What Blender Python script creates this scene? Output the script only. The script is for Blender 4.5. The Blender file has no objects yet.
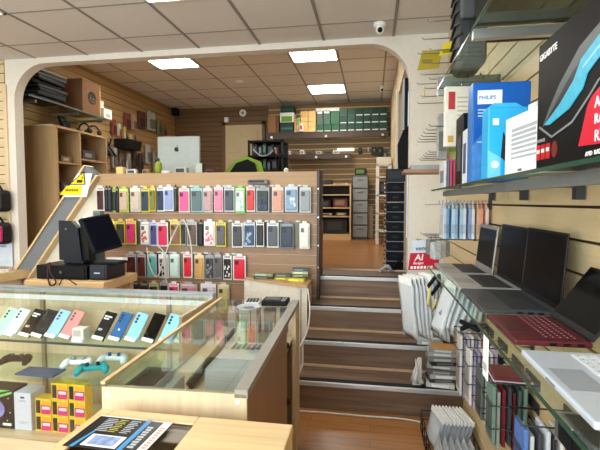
import bpy, bmesh, math, random
from mathutils import Matrix, Vector
random.seed(7)
PI = math.pi
SC = bpy.context.scene
COL = SC.collection

# ---------------------------------------------------------------- materials
def lin(c):
    return tuple(((v/255)/12.92 if v/255 <= .04045 else ((v/255+.055)/1.055)**2.4) for v in c)
_mats = {}
def _new(name):
    m = bpy.data.materials.new(name); m.use_nodes = True
    nt = m.node_tree
    return m, nt, nt.nodes['Principled BSDF']
def mat(rgb, rough=.5, metal=0., var=.06, scale=30., spec=.3, name='paint'):
    """plain procedural surface: a base colour with slight noise variation"""
    key = ('p', tuple(rgb), rough, metal, var, scale, spec)
    if key in _mats: return _mats[key]
    m, nt, b = _new(name)
    c = lin(rgb)
    n = nt.nodes.new('ShaderNodeTexNoise'); n.inputs['Scale'].default_value = scale; n.inputs['Detail'].default_value = 3
    tc = nt.nodes.new('ShaderNodeTexCoord'); nt.links.new(tc.outputs['Object'], n.inputs['Vector'])
    r = nt.nodes.new('ShaderNodeValToRGB')
    r.color_ramp.elements[0].position = .3; r.color_ramp.elements[1].position = .7
    r.color_ramp.elements[0].color = tuple(max(0, v*(1-var)) for v in c)+(1,)
    r.color_ramp.elements[1].color = tuple(min(1, v*(1+var)) for v in c)+(1,)
    nt.links.new(n.outputs['Fac'], r.inputs['Fac']); nt.links.new(r.outputs['Color'], b.inputs['Base Color'])
    b.inputs['Roughness'].default_value = rough; b.inputs['Metallic'].default_value = metal
    b.inputs['Specular IOR Level'].default_value = spec
    _mats[key] = m
    return m
def wood(rgb, rough=.45, axis='Z', var=.18, scale=1., name='wood'):
    """laminate with grain running along axis"""
    key = ('w', tuple(rgb), rough, axis, var, scale)
    if key in _mats: return _mats[key]
    m, nt, b = _new(name)
    c = lin(rgb)
    tc = nt.nodes.new('ShaderNodeTexCoord'); mp = nt.nodes.new('ShaderNodeMapping')
    s = [42*scale]*3; s['XYZ'.index(axis)] = 2.2*scale
    mp.inputs['Scale'].default_value = s
    n = nt.nodes.new('ShaderNodeTexNoise'); n.inputs['Scale'].default_value = 1.; n.inputs['Detail'].default_value = 5; n.inputs['Distortion'].default_value = .6
    nt.links.new(tc.outputs['Object'], mp.inputs['Vector']); nt.links.new(mp.outputs['Vector'], n.inputs['Vector'])
    r = nt.nodes.new('ShaderNodeValToRGB')
    r.color_ramp.elements[0].position = .32; r.color_ramp.elements[1].position = .68
    r.color_ramp.elements[0].color = tuple(v*(1-var) for v in c)+(1,)
    r.color_ramp.elements[1].color = tuple(min(1, v*(1+var)) for v in c)+(1,)
    nt.links.new(n.outputs['Fac'], r.inputs['Fac']); nt.links.new(r.outputs['Color'], b.inputs['Base Color'])
    b.inputs['Roughness'].default_value = rough
    _mats[key] = m
    return m
def planks(c1, c2, gap, L, W, rough=.3, rot=0., name='planks'):
    """plank floor: brick pattern in the XY plane plus grain"""
    m, nt, b = _new(name)
    tc = nt.nodes.new('ShaderNodeTexCoord'); mp = nt.nodes.new('ShaderNodeMapping')
    mp.inputs['Rotation'].default_value = (0, 0, rot)
    br = nt.nodes.new('ShaderNodeTexBrick')
    br.inputs['Scale'].default_value = 1.; br.inputs['Brick Width'].default_value = L; br.inputs['Row Height'].default_value = W
    br.inputs['Mortar Size'].default_value = .0018; br.inputs['Color1'].default_value = lin(c1)+(1,); br.inputs['Color2'].default_value = lin(c2)+(1,)
    br.inputs['Mortar'].default_value = lin(gap)+(1,); br.offset = .37
    nt.links.new(tc.outputs['Object'], mp.inputs['Vector']); nt.links.new(mp.outputs['Vector'], br.inputs['Vector'])
    mp2 = nt.nodes.new('ShaderNodeMapping'); mp2.inputs['Scale'].default_value = (3, 55, 55)
    nt.links.new(mp.outputs['Vector'], mp2.inputs['Vector'])
    n = nt.nodes.new('ShaderNodeTexNoise'); n.inputs['Scale'].default_value = 1.; n.inputs['Detail'].default_value = 5
    nt.links.new(mp2.outputs['Vector'], n.inputs['Vector'])
    mx = nt.nodes.new('ShaderNodeMixRGB'); mx.blend_type = 'OVERLAY'; mx.inputs['Fac'].default_value = .45
    nt.links.new(br.outputs['Color'], mx.inputs['Color1']); nt.links.new(n.outputs['Fac'], mx.inputs['Color2'])
    nt.links.new(mx.outputs['Color'], b.inputs['Base Color'])
    b.inputs['Roughness'].default_value = rough
    return m
def glass(tint=(251, 254, 252), clear=.15, rough=.02, name='glass'):
    """thin sheet: mostly see-through, mirror-like at grazing angles"""
    key = ('g', tuple(tint), clear, rough)
    if key in _mats: return _mats[key]
    m, nt, b = _new(name)
    out = [n for n in nt.nodes if n.type == 'OUTPUT_MATERIAL'][0]
    t = nt.nodes.new('ShaderNodeBsdfTransparent'); t.inputs['Color'].default_value = lin(tint)+(1,)
    g = nt.nodes.new('ShaderNodeBsdfGlossy'); g.inputs['Roughness'].default_value = rough; g.inputs['Color'].default_value = (1, 1, 1, 1)
    fr = nt.nodes.new('ShaderNodeFresnel'); fr.inputs['IOR'].default_value = 1.45
    ad = nt.nodes.new('ShaderNodeMath'); ad.operation = 'MULTIPLY_ADD'; ad.inputs[1].default_value = clear; ad.inputs[2].default_value = .0
    nt.links.new(fr.outputs['Fac'], ad.inputs[0])
    mx = nt.nodes.new('ShaderNodeMixShader')
    nt.links.new(ad.outputs[0], mx.inputs['Fac']); nt.links.new(t.outputs[0], mx.inputs[1]); nt.links.new(g.outputs[0], mx.inputs[2])
    nt.links.new(mx.outputs[0], out.inputs['Surface'])
    _mats[key] = m
    return m
def plastic_film(rgb, opacity=.5):
    """milky clear plastic of pouches and blister packs"""
    key = ('f', tuple(rgb), opacity)
    if key in _mats: return _mats[key]
    m, nt, b = _new('plastic_film')
    out = [n for n in nt.nodes if n.type == 'OUTPUT_MATERIAL'][0]
    b.inputs['Base Color'].default_value = lin(rgb)+(1,); b.inputs['Roughness'].default_value = .25
    n = nt.nodes.new('ShaderNodeTexNoise'); n.inputs['Scale'].default_value = 18; n.inputs['Detail'].default_value = 3
    bp = nt.nodes.new('ShaderNodeBump'); bp.inputs['Strength'].default_value = .5; bp.inputs['Distance'].default_value = .02
    nt.links.new(n.outputs['Fac'], bp.inputs['Height']); nt.links.new(bp.outputs['Normal'], b.inputs['Normal'])
    t = nt.nodes.new('ShaderNodeBsdfTransparent'); mx = nt.nodes.new('ShaderNodeMixShader'); mx.inputs['Fac'].default_value = opacity
    nt.links.new(t.outputs[0], mx.inputs[1]); nt.links.new(b.outputs[0], mx.inputs[2]); nt.links.new(mx.outputs[0], out.inputs['Surface'])
    _mats[key] = m
    return m
def glow(rgb, strength):
    m, nt, b = _new('glow')
    b.inputs['Base Color'].default_value = (.9, .9, .9, 1)
    b.inputs['Emission Color'].default_value = lin(rgb)+(1,); b.inputs['Emission Strength'].default_value = strength
    return m

# ---------------------------------------------------------------- mesh building
class MB:
    def __init__(s): s.bm = bmesh.new(); s.M = Matrix.Identity(4)
    def _add(s, vs, fs, mi=0, smooth=False):
        bv = [s.bm.verts.new(s.M @ Vector(v)) for v in vs]
        for f in fs:
            try:
                q = s.bm.faces.new([bv[i] for i in f]); q.material_index = mi; q.smooth = smooth
            except ValueError: pass
        return s
    def box(s, lo, hi, mi=0):
        x0, y0, z0 = lo; x1, y1, z1 = hi
        return s._add([(x0,y0,z0),(x1,y0,z0),(x1,y1,z0),(x0,y1,z0),(x0,y0,z1),(x1,y0,z1),(x1,y1,z1),(x0,y1,z1)],
                      [(0,3,2,1),(4,5,6,7),(0,1,5,4),(1,2,6,5),(2,3,7,6),(3,0,4,7)], mi)
    def rbox(s, lo, hi, r=.004, mi=0, seg=2):
        b = bmesh.new()
        c = [(a+d)/2 for a, d in zip(lo, hi)]; e = [max(1e-4, d-a) for a, d in zip(lo, hi)]
        bmesh.ops.create_cube(b, size=1, matrix=Matrix.Translation(c) @ Matrix.Diagonal((*e, 1)))
        r = min(r, min(e)*.49)
        bmesh.ops.bevel(b, geom=b.edges[:], offset=r, segments=seg, profile=.5, affect='EDGES')
        return s._take(b, mi)
    def _take(s, b, mi, smooth=False):
        b.verts.index_update()
        vs = [v.co.copy() for v in b.verts]; fs = [[v.index for v in f.verts] for f in b.faces]
        b.free()
        return s._add(vs, fs, mi, smooth)
    def prism(s, pts, a, b, axis='Y', mi=0):
        """extrude a closed 2-D outline; axis Y: (x,z), axis X: (y,z), axis Z: (x,y)"""
        def f(p, t):
            return {'Y': (p[0], t, p[1]), 'X': (t, p[0], p[1]), 'Z': (p[0], p[1], t)}[axis]
        n = len(pts)
        vs = [f(p, a) for p in pts]+[f(p, b) for p in pts]
        fs = [tuple(range(n)), tuple(range(2*n-1, n-1, -1))]+[(i, (i+1) % n, n+(i+1) % n, n+i) for i in range(n)]
        return s._add(vs, fs, mi)
    def tube(s, pts, r, n=6, mi=0):
        pts = [Vector(p) for p in pts]
        rings = []
        vs = []; fs = []
        prev = None
        for i, p in enumerate(pts):
            d = (pts[min(i+1, len(pts)-1)]-pts[max(i-1, 0)]).normalized()
            up = prev if prev is not None else (Vector((0, 0, 1)) if abs(d.z) < .9 else Vector((1, 0, 0)))
            a = up.cross(d)
            if a.length < 1e-5: a = Vector((1, 0, 0)).cross(d)
            a.normalize(); b = d.cross(a).normalized(); prev = b
            rr = r[i] if isinstance(r, (list, tuple)) else r
            for k in range(n):
                t = 2*PI*k/n
                vs.append(p+a*math.cos(t)*rr+b*math.sin(t)*rr)
        for i in range(len(pts)-1):
            for k in range(n):
                fs.append((i*n+k, i*n+(k+1) % n, (i+1)*n+(k+1) % n, (i+1)*n+k))
        fs.append(tuple(range(n-1, -1, -1))); fs.append(tuple(range((len(pts)-1)*n, len(pts)*n)))
        return s._add(vs, fs, mi, True)
    def lathe(s, prof, c=(0, 0, 0), n=20, mi=0):
        vs = []; fs = []
        for r, z in prof:
            for k in range(n):
                t = 2*PI*k/n; vs.append((c[0]+r*math.cos(t), c[1]+r*math.sin(t), c[2]+z))
        m = len(prof)
        for i in range(m-1):
            for k in range(n):
                fs.append((i*n+k, i*n+(k+1) % n, (i+1)*n+(k+1) % n, (i+1)*n+k))
        fs.append(tuple(range(n-1, -1, -1))); fs.append(tuple(range((m-1)*n, m*n)))
        return s._add(vs, fs, mi, True)
    def disc(s, c, r, t, axis='Y', n=20, mi=0):
        a = {'Y': (0, 2), 'X': (1, 2), 'Z': (0, 1)}[axis]; k = 'XYZ'.index(axis)
        pts = [(c[a[0]]+r*math.cos(2*PI*i/n), c[a[1]]+r*math.sin(2*PI*i/n)) for i in range(n)]
        return s.prism(pts, c[k], c[k]+t, axis, mi)
    def ball(s, c, r, mi=0, seg=12):
        b = bmesh.new(); rr = r if isinstance(r, (list, tuple)) else (r, r, r)
        bmesh.ops.create_uvsphere(b, u_segments=seg, v_segments=max(6, seg//2+2), radius=1, matrix=Matrix.Translation(c) @ Matrix.Diagonal((*rr, 1)))
        return s._take(b, mi, True)
    def text(s, body, size, M, mi=0, depth=.0006, align='LEFT', bold=True):
        cu = bpy.data.curves.new('t', 'FONT'); cu.body = body; cu.size = size; cu.extrude = depth; cu.align_x = align
        cu.resolution_u = 2
        if bold: cu.offset = size*.012
        o = bpy.data.objects.new('t', cu); COL.objects.link(o)
        me = bpy.data.meshes.new_from_object(o.evaluated_get(bpy.context.evaluated_depsgraph_get()))
        bpy.data.objects.remove(o); bpy.data.curves.remove(cu)
        s._add([M @ v.co for v in me.vertices], [tuple(p.vertices) for p in me.polygons], mi)
        bpy.data.meshes.remove(me)
        return s
    def build(s, name, mats, parent=None, loc=None, rz=0.):
        bmesh.ops.recalc_face_normals(s.bm, faces=s.bm.faces[:])
        me = bpy.data.meshes.new(name); s.bm.to_mesh(me); s.bm.free()
        for m in (mats if isinstance(mats, (list, tuple)) else [mats]): me.materials.append(m)
        o = bpy.data.objects.new(name, me); COL.objects.link(o)
        if parent is not None: o.parent = parent
        if loc is not None: o.location = loc
        o.rotation_euler.z = rz
        return o

def facing(nrm, p):
    """matrix that puts the XY plane of a lettering at p, readable from the side the normal points to"""
    if nrm == '-Y': R = Matrix(((1,0,0,0),(0,0,-1,0),(0,1,0,0),(0,0,0,1)))
    elif nrm == '-X': R = Matrix(((0,0,-1,0),(-1,0,0,0),(0,1,0,0),(0,0,0,1)))
    elif nrm == '+Y': R = Matrix(((-1,0,0,0),(0,0,1,0),(0,1,0,0),(0,0,0,1)))
    elif nrm == '+X': R = Matrix(((0,0,1,0),(1,0,0,0),(0,1,0,0),(0,0,0,1)))
    else: R = Matrix.Identity(4)
    return Matrix.Translation(p) @ R
def frame_from(p, ex, ez):
    """local axes: x along ex, z along ez"""
    ex = Vector(ex).normalized(); ez = Vector(ez).normalized(); ey = ez.cross(ex)
    M = Matrix.Identity(4)
    for i in range(3):
        M[i][0] = ex[i]; M[i][1] = ey[i]; M[i][2] = ez[i]; M[i][3] = p[i]
    return M
def thing(name, label, cat, loc=(0,0,0), rz=0., group=None, M=None):
    o = bpy.data.objects.new(name, None); COL.objects.link(o); o.empty_display_size = .05
    if M is not None: o.matrix_world = M
    else: o.location = loc; o.rotation_euler.z = rz
    return tag(o, label, cat, group)
def tag(o, label, cat, group=None, kind=None):
    o['label'] = label; o['category'] = cat
    if group: o['group'] = group
    if kind: o['kind'] = kind
    return o
def struct(o, label=None):
    o['kind'] = 'structure'
    if label: o['label'] = label; o['category'] = label.split()[-1]
    return o
def copy_tree(o, parent=None):
    c = o.copy(); COL.objects.link(c)
    if parent is not None: c.parent = parent
    for ch in list(o.children): copy_tree(ch, c)
    return c
ORD = ['first','second','third','fourth','fifth','sixth','seventh','eighth','ninth','tenth','eleventh','twelfth','thirteenth','fourteenth','fifteenth','sixteenth','seventeenth','eighteenth','nineteenth','twentieth']
def box1(name, lo, hi, m, parent=None, r=0.):
    b = MB()
    (b.rbox(lo, hi, r) if r else b.box(lo, hi))
    return b.build(name, m, parent)

# ---------------------------------------------------------------- shared materials
W_SLAT = wood((218, 194, 150), .42, 'Y', .07, .5); W_SLATX = wood((214, 192, 152), .45, 'X', .07, .5)
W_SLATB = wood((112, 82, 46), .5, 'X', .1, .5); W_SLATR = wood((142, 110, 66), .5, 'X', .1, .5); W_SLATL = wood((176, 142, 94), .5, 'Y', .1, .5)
GROOVE = mat((62, 44, 28), .7); GROOVE_SHINE = mat((236, 206, 150), .4)  # the pale groove tone has the highlights of metal inserts painted in
CREAM = mat((226, 216, 196), .6, var=.03); WHITE = mat((236, 236, 232), .5, var=.03)
W_COUNTER = wood((214, 192, 160), .4, 'Z', .08); W_COUNTERX = wood((218, 194, 158), .4, 'X', .08); W_PINE = wood((222, 190, 138), .4, 'X', .1)
W_DIV = wood((154, 122, 94), .5, 'X', .08); W_CAB = wood((172, 140, 100), .5, 'Z', .1); W_DARK = wood((58, 38, 22), .45, 'Z', .15)
ALU = mat((190, 192, 192), .3, .9, .03); STEEL = mat((150, 152, 155), .3, 1., .04)
BLACK = mat((14, 14, 16), .35, var=.1, spec=.2); BLACKM = mat((22, 22, 24), .6, var=.1, spec=.15); DGREY = mat((58, 60, 63), .5)
GLASS = glass(); GLASSG = glass((243, 250, 246), .16); SCREEN = mat((4, 4, 6), .3, var=.02, spec=.06)
WIRE = mat((40, 40, 42), .35, .8); CHROME = mat((200, 202, 205), .18, 1., .02)
TILE = mat((214, 213, 212), .85, var=.03, scale=60); TILEU = mat((240, 239, 236), .85, var=.03, scale=60); GRID = mat((140, 138, 134), .6); GRIDU = mat((160, 156, 148), .6)
PAPER = mat((240, 240, 238), .6, var=.02); RED = mat((196, 24, 38), .5)
XW = .63          # right wall face
YA = 3.95         # arch wall face
ZF = .8           # upper floor

# ---------------------------------------------------------------- setting
def slats(name, plane, at, a0, a1, z0, z1, m, gm, pitch=.1, off=0., sign=-1, groove=.009, th=.012, label=None):
    """slatwall boards over a backing; plane 'X': wall at x=at running in y; plane 'Y': at y=at running in x; sign: side the boards face"""
    b = MB()
    f = at-sign*th; bk = at-sign*(th+.02)
    def bx(a, c, za, zb, mi):
        lo, hi = min(a, c), max(a, c)
        b.box((lo, a0, za) if plane == 'X' else (a0, lo, za), (hi, a1, zb) if plane == 'X' else (a1, hi, zb), mi)
    bx(bk, f, z0, z1, 1)
    z = z0-((z0-off) % pitch)
    while z < z1:
        za, zb = max(z0, z+groove/2), min(z1, z+pitch-groove/2)
        if zb > za: bx(f, at, za, zb, 0)
        z += pitch
    return struct(b.build(name, [m, gm]), label)

# front room floor, upper floor, stairs
FLOOR = planks((172, 120, 68), (156, 104, 56), (108, 70, 38), 1.1, .09, .28)
VINYL = planks((104, 78, 60), (86, 64, 50), (60, 44, 36), .9, .14, .45)
o = MB().box((-4.9, -1.6, -.1), (.66, 4.05, 0)).build('floor', FLOOR); struct(o)
b = MB().box((-4.4, 4.46, .0), (1.6, 8.75, ZF)); o = b.build('floor_upper', FLOOR); struct(o)
b = MB().box((-4.4, 4.05, .0), (-.53, 4.46, ZF)); o = b.build('floor_landing', FLOOR); struct(o)
NY = [3.04, 3.345, 3.66, 4.03]
def stair_mesh():
    b = MB()
    for k in range(4):
        y1 = 4.46
        b.box((-.53, NY[k]+.012, .2*k), (.625, y1, .2*(k+1)))
    return b
VSTAIR = wood((116, 94, 78), .45, 'X', .32, .7)
st = stair_mesh().build('stairs', VSTAIR); struct(st)
NOSE_W = mat((205, 208, 212), .3, .5, .03); NOSE_B = mat((30, 28, 28), .7); BEIGE = mat((196, 168, 140), .5)
for k in range(4):
    z = .2*(k+1)
    b = MB().rbox((-.53, NY[k], z-.03), (.625, NY[k]+.014, z+.003), .003); b.build('nosing', NOSE_W, st)
    b = MB().box((-.53, NY[k]+.014, z), (.625, NY[k]+.07, z+.004)); b.build('grip_strip', NOSE_B, st)
    yb = NY[k+1]+.012 if k < 3 else 4.46
    b = MB().box((-.53, yb-.018, z), (.625, yb, z+.014)); b.build('tread_trim', BEIGE, st)
# ceilings with their grid
def ceiling(name, x0, x1, y0, y1, z, gx, gy, tm, gm, holes=()):
    b = MB().box((x0, y0, z), (x1, y1, z+.06), 0)
    for x in gx: b.box((x-.012, y0, z-.004), (x+.012, y1, z), 1)
    for y in gy: b.box((x0, y-.008, z-.003), (x1, y+.008, z), 1)
    return struct(b.build(name, [tm, gm]))
ceiling('ceiling', -4.9, .66, -1.6, YA, 2.95, [-4.51, -3.93, -3.36, -2.78, -2.2, -1.62, -1.03, -.44, .17], [-1.2, -.6, 0, .6, 1.2, 1.8, 2.4, 3.0, 3.6], TILE, GRID)
ceiling('ceiling_upper', -4.4, .6, 4.05, 8.75, 3.44, [-3.67, -3.06, -2.42, -1.76, -1.1, -.46, .16], [4.2, 4.8, 5.4, 6.02, 6.6, 7.2, 7.8, 8.4], TILEU, GRIDU)

# arch wall between the rooms
def arch_outline():
    xl, xr, zt, rl, rr = -3.62, .318, 2.895, .36, .36
    pts = [(xl, .0)]
    pts += [(xl+rl-rl*math.cos(t*PI/2/10), zt-rl+rl*math.sin(t*PI/2/10)) for t in range(11)]
    pts += [(xr-rr+rr*math.sin(t*PI/2/10), zt-rr+rr*math.cos(t*PI/2/10)) for t in range(11)]
    pts += [(xr, 0)]
    return pts
ap = arch_outline()
b = MB()
def strip(xa, za, xb, zb):
    b.prism([(xa, za), (xb, zb), (xb, 3.5), (xa, 3.5)], YA, YA+.11, 'Y')
for (xa, za), (xb, zb) in zip(ap[1:-1], ap[2:-1]):
    if xb-xa > 1e-6: strip(xa, za, xb, zb)
b.box((-3.72, YA, 0), (ap[0][0], YA+.11, 3.5)); b.box((ap[-1][0], YA, 0), (.66, YA+.11, 3.5))
o = b.build('wall_arch', mat((218, 212, 202), .6, var=.03)); struct(o)
b = MB().box((-3.74, YA-.02, 0), (-3.70, YA, 2.7)); o = b.build('trim_1', W_COUNTER); struct(o)
slats('wall_back', 'Y', YA+.01, -4.9, -3.74, 0, 2.95, W_SLATX, GROOVE, .094, 0, -1)
# outer walls
slats('wall_right', 'X', XW, -1.6, YA, 0, 2.95, W_SLAT, GROOVE, .1035, .036, -1)
o = box1('wall_left', (-5.0, -1.6, 0), (-4.9, 4.05, 2.95), CREAM); struct(o)
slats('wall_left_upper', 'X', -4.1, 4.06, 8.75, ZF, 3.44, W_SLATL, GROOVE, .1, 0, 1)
slats('wall_back_upper_right', 'Y', 8.62, -2.08, .6, ZF, 3.44, W_SLATR, GROOVE_SHINE, .1, .05, -1, .02)
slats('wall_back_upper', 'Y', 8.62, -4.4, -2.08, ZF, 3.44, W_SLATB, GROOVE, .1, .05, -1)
# right wall of the upper room, with a doorway behind the arch jamb
RW = mat((206, 186, 152), .6, var=.03)
b = MB()
b.box((.33, 5.9, ZF), (.45, 8.62, 3.44)); b.box((.33, 4.06, 2.92), (.45, 5.9, 3.44)); b.box((.33, 4.06, 2.78), (.45, 4.6, 2.92))
o = b.build('wall_right_upper', RW); struct(o)
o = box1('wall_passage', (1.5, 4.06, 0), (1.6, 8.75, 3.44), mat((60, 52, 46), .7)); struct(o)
o = box1('trim_2', (.30, 5.86, ZF), (.33, 5.96, 2.95), mat((228, 214, 188), .5)); struct(o)
# shop front behind the viewer
b = MB()
b.box((-5.0, -1.7, 0), (.66, -1.6, .35)); b.box((-5.0, -1.7, 2.75), (.66, -1.6, 2.95)); b.box((-5.0, -1.7, .35), (-4.7, -1.6, 2.75)); b.box((.45, -1.7, .35), (.66, -1.6, 2.75))
o = b.build('wall_front', CREAM); struct(o)
b = MB()
for x in (-4.7, -3.0, -1.3, .4): b.box((x, -1.68, .35), (x+.05, -1.62, 2.75))
b.box((-4.7, -1.68, .35), (.45, -1.62, .4)); b.box((-4.7, -1.68, 2.7), (.45, -1.62, 2.75))
w = b.build('window_1', ALU); struct(w)
o = MB().box((-4.65, -1.655, .4), (.4, -1.648, 2.7)).build('pane', GLASS, w)
# door in the back wall of the upper room
DOORM = mat((206, 186, 146), .5, var=.03)
b = MB().box((-2.97, 8.56, ZF), (-2.2, 8.6, 3.06)); d = b.build('door_1', DOORM); struct(d)
b = MB()
for x0, x1 in ((-2.88, -2.62), (-2.55, -2.29)):
    for z0, z1 in ((.95, 1.7), (1.82, 2.4), (2.5, 2.95)): b.rbox((x0, 8.548, z0), (x1, 8.562, z1), .005)
b.build('door_panel', DOORM, d)
b = MB().ball((-2.26, 8.53, 1.8), .03); b.build('door_handle', STEEL, d)
b = MB().box((-3.03, 8.55, ZF), (-2.97, 8.6, 3.12)).box((-2.2, 8.55, ZF), (-2.14, 8.6, 3.12)).box((-3.03, 8.55, 3.06), (-2.14, 8.6, 3.12)); b.build('door_frame', wood((120, 84, 54), .5, 'Z'), d)

# the divider that carries the phone cases: slatted face, brown end
o = slats('wall_divider', 'Y', 3.95, -2.69, -.5, .0, 1.68, W_DIV, wood((226, 196, 168), .5, 'X', .05), .0955, .053, -1, .008)
b = MB().box((-2.69, 3.962, 1.68), (-.5, 4.2, 1.78)).box((-2.69, 3.983, 0), (-.5, 4.2, 1.68)).box((-2.69, 3.94, 1.64), (-.5, 3.962, 1.78)); b.build('divider_core', wood((170, 138, 100), .5, 'X', .08), o)
b = MB().box((-.5, 3.93, 0), (-.476, 4.22, 1.79)); b.build('end_panel', W_DARK, o)
for (dx, dz) in ((.0, 1.62), (0, 1.36), (0, 1.1), (0, .9)):
    MB().disc((-.485, 3.928, dz), .008, .004, 'Y', 10).build('screw', STEEL, o)
# sloping stair stringer left of the divider
def seg(p, q, w, off=0.):
    (x0, z0), (x1, z1) = p, q
    L = math.hypot(x1-x0, z1-z0); nx, nz = -(z1-z0)/L, (x1-x0)/L
    a, c = off, off+w
    return [(x0+nx*a, z0+nz*a), (x1+nx*a, z1+nz*a), (x1+nx*c, z1+nz*c), (x0+nx*c, z0+nz*c)]
SA, SB = (-3.53, .66), (-2.68, 1.765)
b = MB().prism([(-3.62, .0), (-2.69, .0), (-2.69, 1.76), (-3.53, .68), (-3.62, .60)], 3.97, 4.05, 'Y'); o = b.build('wall_stair', mat((226, 220, 204), .6, var=.04)); struct(o)
CARPET = mat((118, 122, 126), .9, var=.12, scale=200)
b = MB().prism(seg(SA, SB, .145, .0), 3.90, 4.0, 'Y')
o = b.build('trim_3', CARPET); struct(o)
b = MB().prism(seg(SA, SB, .018, -.018), 3.88, 4.02, 'Y').prism(seg(SA, SB, .018, .145), 3.88, 4.02, 'Y'); b.build('edge_moulding', wood((214, 186, 140), .4, 'X', .08), o)
b = MB().box((-4.6, 3.5, .74), (-3.56, 3.9, .78)).box((-4.6, 3.47, .73), (-3.54, 3.5, .81)).prism([(-3.58, 3.47), (-3.54, 3.47), (-3.46, 3.9), (-3.58, 3.9)], .73, .81, 'Z'); b.build('ledge', [wood((206, 176, 128), .4, 'X', .08)], o)
b = MB().box((-4.6, 3.5, .0), (-3.56, 3.9, .74)); b.build('ledge_base', CREAM, o)

# ================================================================ lamps and ceiling fittings
DIFF = glow((255, 250, 242), 22)
DIFF_UP = glow((255, 250, 240), 30)
def ceiling_lamp(x0, x1, y0, y1, z, label):
    t = thing('ceiling_light', label, 'ceiling light', ((x0+x1)/2, (y0+y1)/2, z-.012), group='square ceiling light panels')
    w, d = (x1-x0)/2, (y1-y0)/2
    b = MB()
    for lo, hi in (((-w, -d, -.004), (w, -d+.018, .011)), ((-w, d-.018, -.004), (w, d, .011)), ((-w, -d, -.004), (-w+.018, d, .011)), ((w-.018, -d, -.004), (w, d, .011))): b.box(lo, hi)
    b.build('frame', WHITE, t)
    box1('diffuser', (-w+.018, -d+.018, 0), (w-.018, d-.018, .008), DIFF_UP if z > 3 else DIFF, t)
ceiling_lamp(-1.61, -1.04, 2.41, 2.99, 2.95, 'lit square panel in the ceiling of the front room, before the arch')
ceiling_lamp(-3.05, -2.43, 5.3, 5.98, 3.44, 'lit square panel in the rear ceiling, above the tall open cabinet side')
ceiling_lamp(-1.09, -.47, 5.42, 6.01, 3.44, 'lit square panel in the rear ceiling, larger looking one of the pair in line')
ceiling_lamp(-1.09, -.47, 7.21, 7.79, 3.44, 'lit square panel in the rear ceiling, close to the green carton shelf')
ceiling_lamp(-1.61, -1.04, .01, .59, 2.95, 'added lit square panel in the front ceiling, over the near wooden counter')  # this and the next two: unseen lamps added to brighten the front counters
ceiling_lamp(-3.35, -2.79, .61, 1.19, 2.95, 'added lit square panel in the front ceiling, near the shop window')  # added lamp, out of view
ceiling_lamp(-3.35, -2.79, 2.41, 2.99, 2.95, 'added lit square panel in the front ceiling, over the long glass counter')  # added lamp, lights the goods in the glass counter
def dome_camera(x, y, z, label):
    t = thing('ceiling_dome_camera', label, 'security camera', (x, y, z), group='white dome cameras on the ceilings')
    MB().lathe([(.05, 0), (.055, -.012), (.05, -.03), (.03, -.036)]).build('base', WHITE, t)
    MB().ball((0, -.012, -.058), .036).build('eyeball', WHITE, t)
    MB().ball((0, -.036, -.068), .021).build('lens', BLACK, t)
dome_camera(.05, 3.65, 2.95, 'white dome camera on the front ceiling just before the arch')
dome_camera(.148, 7.5, 3.44, 'small white dome camera on the rear ceiling above the green cartons')
t = thing('smoke_detector_ceiling', 'round white smoke detector on the rear ceiling', 'smoke detector', (-2.11, 6.81, 3.44))
MB().lathe([(.07, 0), (.07, -.02), (.055, -.035)]).build('base', WHITE, t); MB().lathe([(.03, -.035), (.025, -.042)]).build('sensor_vent', mat((200,198,190)), t)
t = thing('hanging_wall_speaker', 'black speaker high in the rear room corner', 'speaker', (-4.0, 8.45, 3.34))
MB().rbox((-.06, -.06, -.07), (.06, .06, .08), .015).build('cabinet', BLACKM, t); MB().disc((.01, -.063, 0), .035, .004).build('grille', BLACK, t)
MB().tube([(-.1, .06, 0), (-.02, 0, 0)], .012).build('bracket', BLACK, t)
t = thing('hanging_alarm_sensor', 'white alarm sensor box on the wall above the cream door', 'alarm sensor', (-2.6, 8.585, 3.3))
MB().disc((0, -.03, 0), .07, .05).build('housing', WHITE, t); MB().disc((0, -.036, 0), .03, .01).build('lens', mat((150,146,138)), t)
tag(box1('wall_mounted_door_closer', (-2.98, 8.53, 3.12), (-2.9, 8.61, 3.22), WHITE), 'small white box on the top corner of the cream door', 'alarm contact')

# ================================================================ main glass counter
t = thing('display_counter', 'long glass display counter holding phones, controllers and boxes', 'display counter', (0, 0, 0))
X0, X1, Y0, Y1 = -3.1, -1.02, 2.2, 2.73
box1('deck', (X0, Y0, .0), (X1, Y1, .09), W_COUNTERX, t)
box1('back_panel', (X0, 2.69, .09), (X1, Y1, .872), W_COUNTER, t)
box1('end_panel', (X1-.018, Y0, .09), (X1, 2.69, .872), W_COUNTER, t)
b = MB(); b.box((X0, 2.66, .872), (X1, Y1, .9)); b.build('back_rail', mat((176, 182, 186), .3, .4), t)
box1('glass_top', (X0, Y0, .89), (X1, 2.66, .897), GLASS, t)
box1('front_glass', (X0, Y0, .09), (X1, Y0+.006, .888), GLASS, t)
box1('glass_shelf', (X0, 2.235, .432), (X1-.02, 2.66, .440), GLASSG, t)
b = MB().box((X0, 2.40, .606), (X1-.02, 2.68, .614)); b.build('glass_shelf', GLASSG, t)
b = MB().box((X0, 2.395, .603), (X1-.02, 2.402, .617)); b.build('shelf_edge', mat((60, 72, 70), .3), t)
b = MB().box((X0, 2.60, .835), (X1-.02, 2.615, .865)); b.build('display_rail', mat((222, 226, 232), .3), t)
for x in (-2.3, -1.35): box1('shelf_post', (x, 2.672, .09), (x+.028, 2.69, .872), mat((160,146,126), .35, .3), t)
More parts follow.
